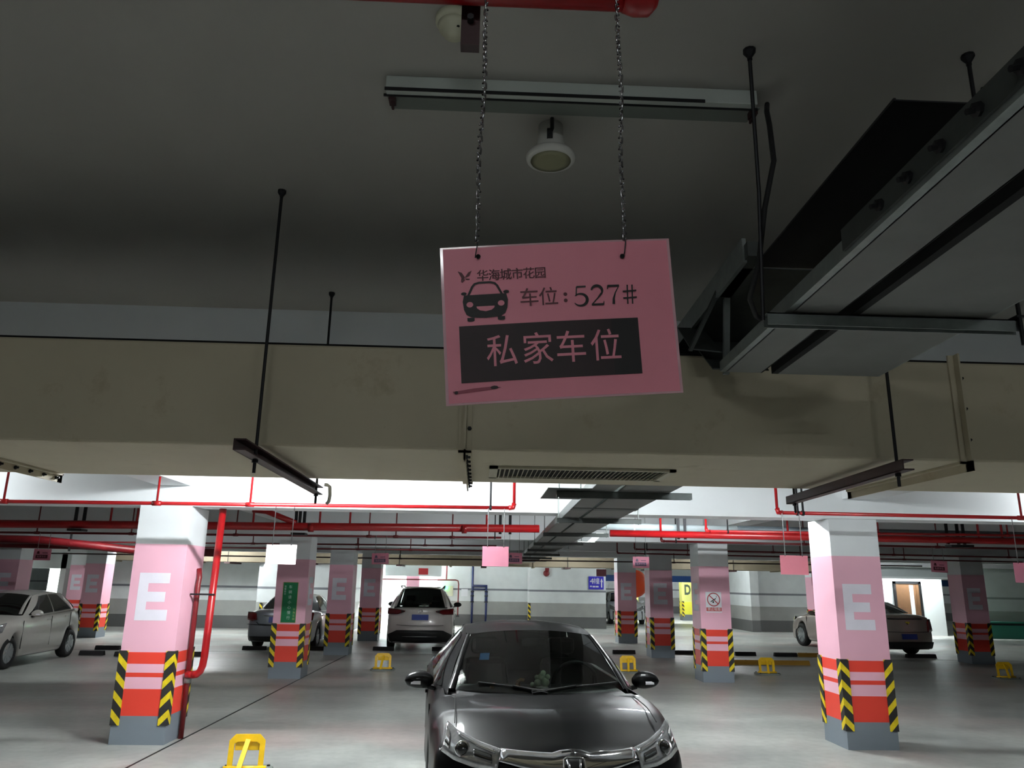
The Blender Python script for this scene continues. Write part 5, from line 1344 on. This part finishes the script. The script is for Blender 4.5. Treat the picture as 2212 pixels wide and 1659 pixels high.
# --- grey saloon behind the green-notice pillar, tail to the viewer
def saloon_extra(paint):
    def f(r, front, rear, patch, D):
        for mm in (lambda p: p, mir):
            patch('tail_light', 'tail_red', mm([(.56, .76), (.7, .72), (.86, .76)]), mm([(.60, .92), (.72, .95), (.87, .95)]), rear, .012)
            patch('headlight', 'lens_clear', mm([(.45, .64), (.78, .68)]), mm([(.45, .75), (.8, .83)]), front, .01)
        patch('lower_bumper', 'black_plastic', [(-.7, .24), (0, .22), (.7, .24)], [(-.74, .34), (0, .36), (.74, .34)], rear, .008, n=12)
        patch('bumper_line', 'dark_void', [(-.84, .635), (0, .615), (.84, .635)], [(-.84, .645), (0, .625), (.84, .645)], rear, .005, rows_=1)
        patch('boot_seam', 'dark_void', [(-.56, .70), (-.5, .65), (0, .64), (.5, .65), (.56, .70)], [(-.56, .71), (-.5, .66), (0, .65), (.5, .66), (.56, .71)], rear, .005, rows_=1)
        plate(r, rear, 0, .77)
        patch('boot_chrome', 'chrome', [(-.42, .855), (.42, .855)], [(-.42, .875), (.42, .875)], rear, .016, rows_=1)
    return f
SALOON = dict(L=4.55, W=1.74, fo=.88, wb=2.62, R=.31, fb=.45, rb=.26, pw=2.1,
    nose=[(.15, .05), (.4, 0), (.7, .06), (.85, .18)], tail=[(.2, .06), (.45, 0), (.7, .02), (.95, .08)],
    top=[(0, .74), (.4, .86), (1.15, .96), (3.7, .99), (3.95, 1.04), (4.4, 1.03), (4.55, .98)], sh=[(0, .68), (.5, .80), (1.2, .89), (3.6, .95), (4.55, .92)],
    cowl=1.12, deck=3.98, ws_b=(1.17, .96, .72, .28), ws_t=(1.95, 1.38, .55, .08), rw_t=(3.15, 1.38, .52, .05), rw_b=(3.95, 1.03, .64, .2), roof=.05, crown=.05,
    side_win=[(.06, .46, .08, .9, .12, 0), (.49, .84, .08, .9, 0, -.06)], mirror=(1.72, .97), handles=(2.3, 3.2), seams=(1.3, 2.45, 3.4), ws_mat='tint_glass', extra=saloon_extra(''))
c = make_car('grey saloon parked behind the green-notice pillar', 'paint_grey', SALOON)
c.location = (-5.02, 20.95 + 4.55, 0); c.rotation_euler = (0, 0, math.radians(180 - 2))
# --- champagne saloon right of the bright-faced pillar
SAL2 = dict(SALOON); SAL2.update(L=5.0, W=1.86, wb=2.85, fo=.98, R=.35, spokes=10, spw=.028,
    top=[(0, .84), (.4, .94), (1.25, 1.04), (4.0, 1.06), (4.3, 1.14), (4.85, 1.13), (5.0, 1.08)], sh=[(0, .76), (.5, .88), (1.3, .96), (3.9, 1.02), (5.0, 1.0)],
    ws_b=(1.27, 1.03, .77, .28), ws_t=(2.15, 1.45, .59, .08), rw_t=(3.45, 1.45, .56, .05), rw_b=(4.3, 1.13, .68, .2), deck=4.33, cowl=1.2, mirror=(1.85, 1.03), seams=(1.4, 2.6, 3.7), handles=(2.5, 3.5), roof=.06)
def sal2_extra(r, front, rear, patch, D):
    for mm in (lambda p: p, mir):
        patch('tail_light', 'tail_red', mm([(.66, .66), (.76, .66), (.86, .70)]), mm([(.74, .98), (.8, 1.0), (.87, 1.0)]), rear, .014)
        patch('headlight', 'lens_clear', mm([(.5, .70), (.82, .74)]), mm([(.5, .82), (.84, .9)]), front, .01)
    patch('lower_bumper', 'black_plastic', [(-.8, .24), (0, .22), (.8, .24)], [(-.86, .40), (0, .42), (.86, .40)], rear, .012, n=12)
    patch('boot_seam', 'dark_void', [(-.66, .665), (0, .655), (.66, .665)], [(-.66, .675), (0, .665), (.66, .675)], rear, .005, rows_=1)
    patch('boot_trim', 'lens_dark', [(-.5, .985), (.5, .985)], [(-.52, 1.02), (.52, 1.02)], rear, .02, rows_=2)
    e = MB().prism([(0, -.05), (.06, .0), (.075, .04), (-.075, .04), (-.06, 0)], rear(0, .9, .03), (1, 0, 0), (0, 0, 1), (0, -.02, 0)); e.build('emblem', 'chrome', r)
    plate(r, rear, 0, .55)
SAL2['extra'] = sal2_extra
c = make_car('champagne saloon parked right of the bright-faced pillar', 'paint_champagne', SAL2)
a = math.radians(180 + 7); c.rotation_euler = (0, 0, a)
c.location = (11.68 - .0 + 5.0 * math.sin(a), 21.15 - 5.0 * math.cos(a), 0)

# --- hatchbacks
def hatch_extra(r, front, rear, patch, D):
    for mm in (lambda p: p, mir):
        patch('tail_light', 'tail_red', mm([(.62, .82), (.8, .8)]), mm([(.62, 1.0), (.82, 1.02)]), rear, .012)
        patch('headlight', 'lens_clear', mm([(.38, .62), (.6, .62), (.80, .70)]), mm([(.40, .72), (.6, .78), (.80, .88)]), front, .012)
    patch('grille', 'dark_void', [(-.4, .34), (0, .3), (.4, .34)], [(-.34, .56), (0, .58), (.34, .56)], front, .006)
    patch('lower_bumper', 'black_plastic', [(-.7, .22), (0, .2), (.7, .22)], [(-.74, .36), (0, .38), (.74, .36)], rear, .008)
    plate(r, front, 0, .45); plate(r, rear, 0, .75)
    MB().lathe([(.012, 0), (.012, .02)], (-D['hw'], 1.25, .72), (-1, 0, 0), 8).build('side_repeater', 'indicator_white', r)
HATCH = dict(L=4.1, W=1.70, fo=.82, wb=2.55, R=.305, fb=.5, rb=.3, pw=2.0,
    nose=[(.15, .05), (.4, 0), (.7, .06), (.9, .2)], tail=[(.2, .06), (.45, 0), (.7, .03), (1.0, .12), (1.1, .18)],
    top=[(0, .76), (.4, .90), (1.05, 1.02), (3.6, 1.08), (4.1, 1.08)], sh=[(0, .70), (.5, .84), (1.1, .93), (2.5, .99), (3.6, 1.05), (4.1, 1.04)],
    cowl=1.0, deck=3.95, ws_b=(1.05, 1.01, .70, .3), ws_t=(1.85, 1.42, .55, .08), rw_t=(3.3, 1.44, .52, .05), rw_b=(3.95, 1.08, .64, .2), roof=.055, crown=.05,
    side_win=[(.05, .45, .08, .9, .13, 0), (.47, .80, .08, .9, 0, -.04)], mirror=(1.55, 1.02), handles=(2.2, 3.0), seams=(1.2, 2.35, 3.2), spokes=8, ws_mat='tint_glass', extra=hatch_extra)
c = make_car('silver hatchback at the left edge seen from its side', 'paint_silver', HATCH)
c.rotation_euler = (0, 0, math.radians(2.5)); c.location = (-9.98, 15.42, 0)
for x, y, a, lab in ((13.25, 38.2, 4, 'white hatchback far off beyond the narrow post'), (7.0, 36.4, 0, 'white hatchback far off left of the dim E pillar')):
    k = make_car(lab, 'paint_far_white', HATCH)
    k.location = (x, y, 0); k.rotation_euler = (0, 0, math.radians(a))
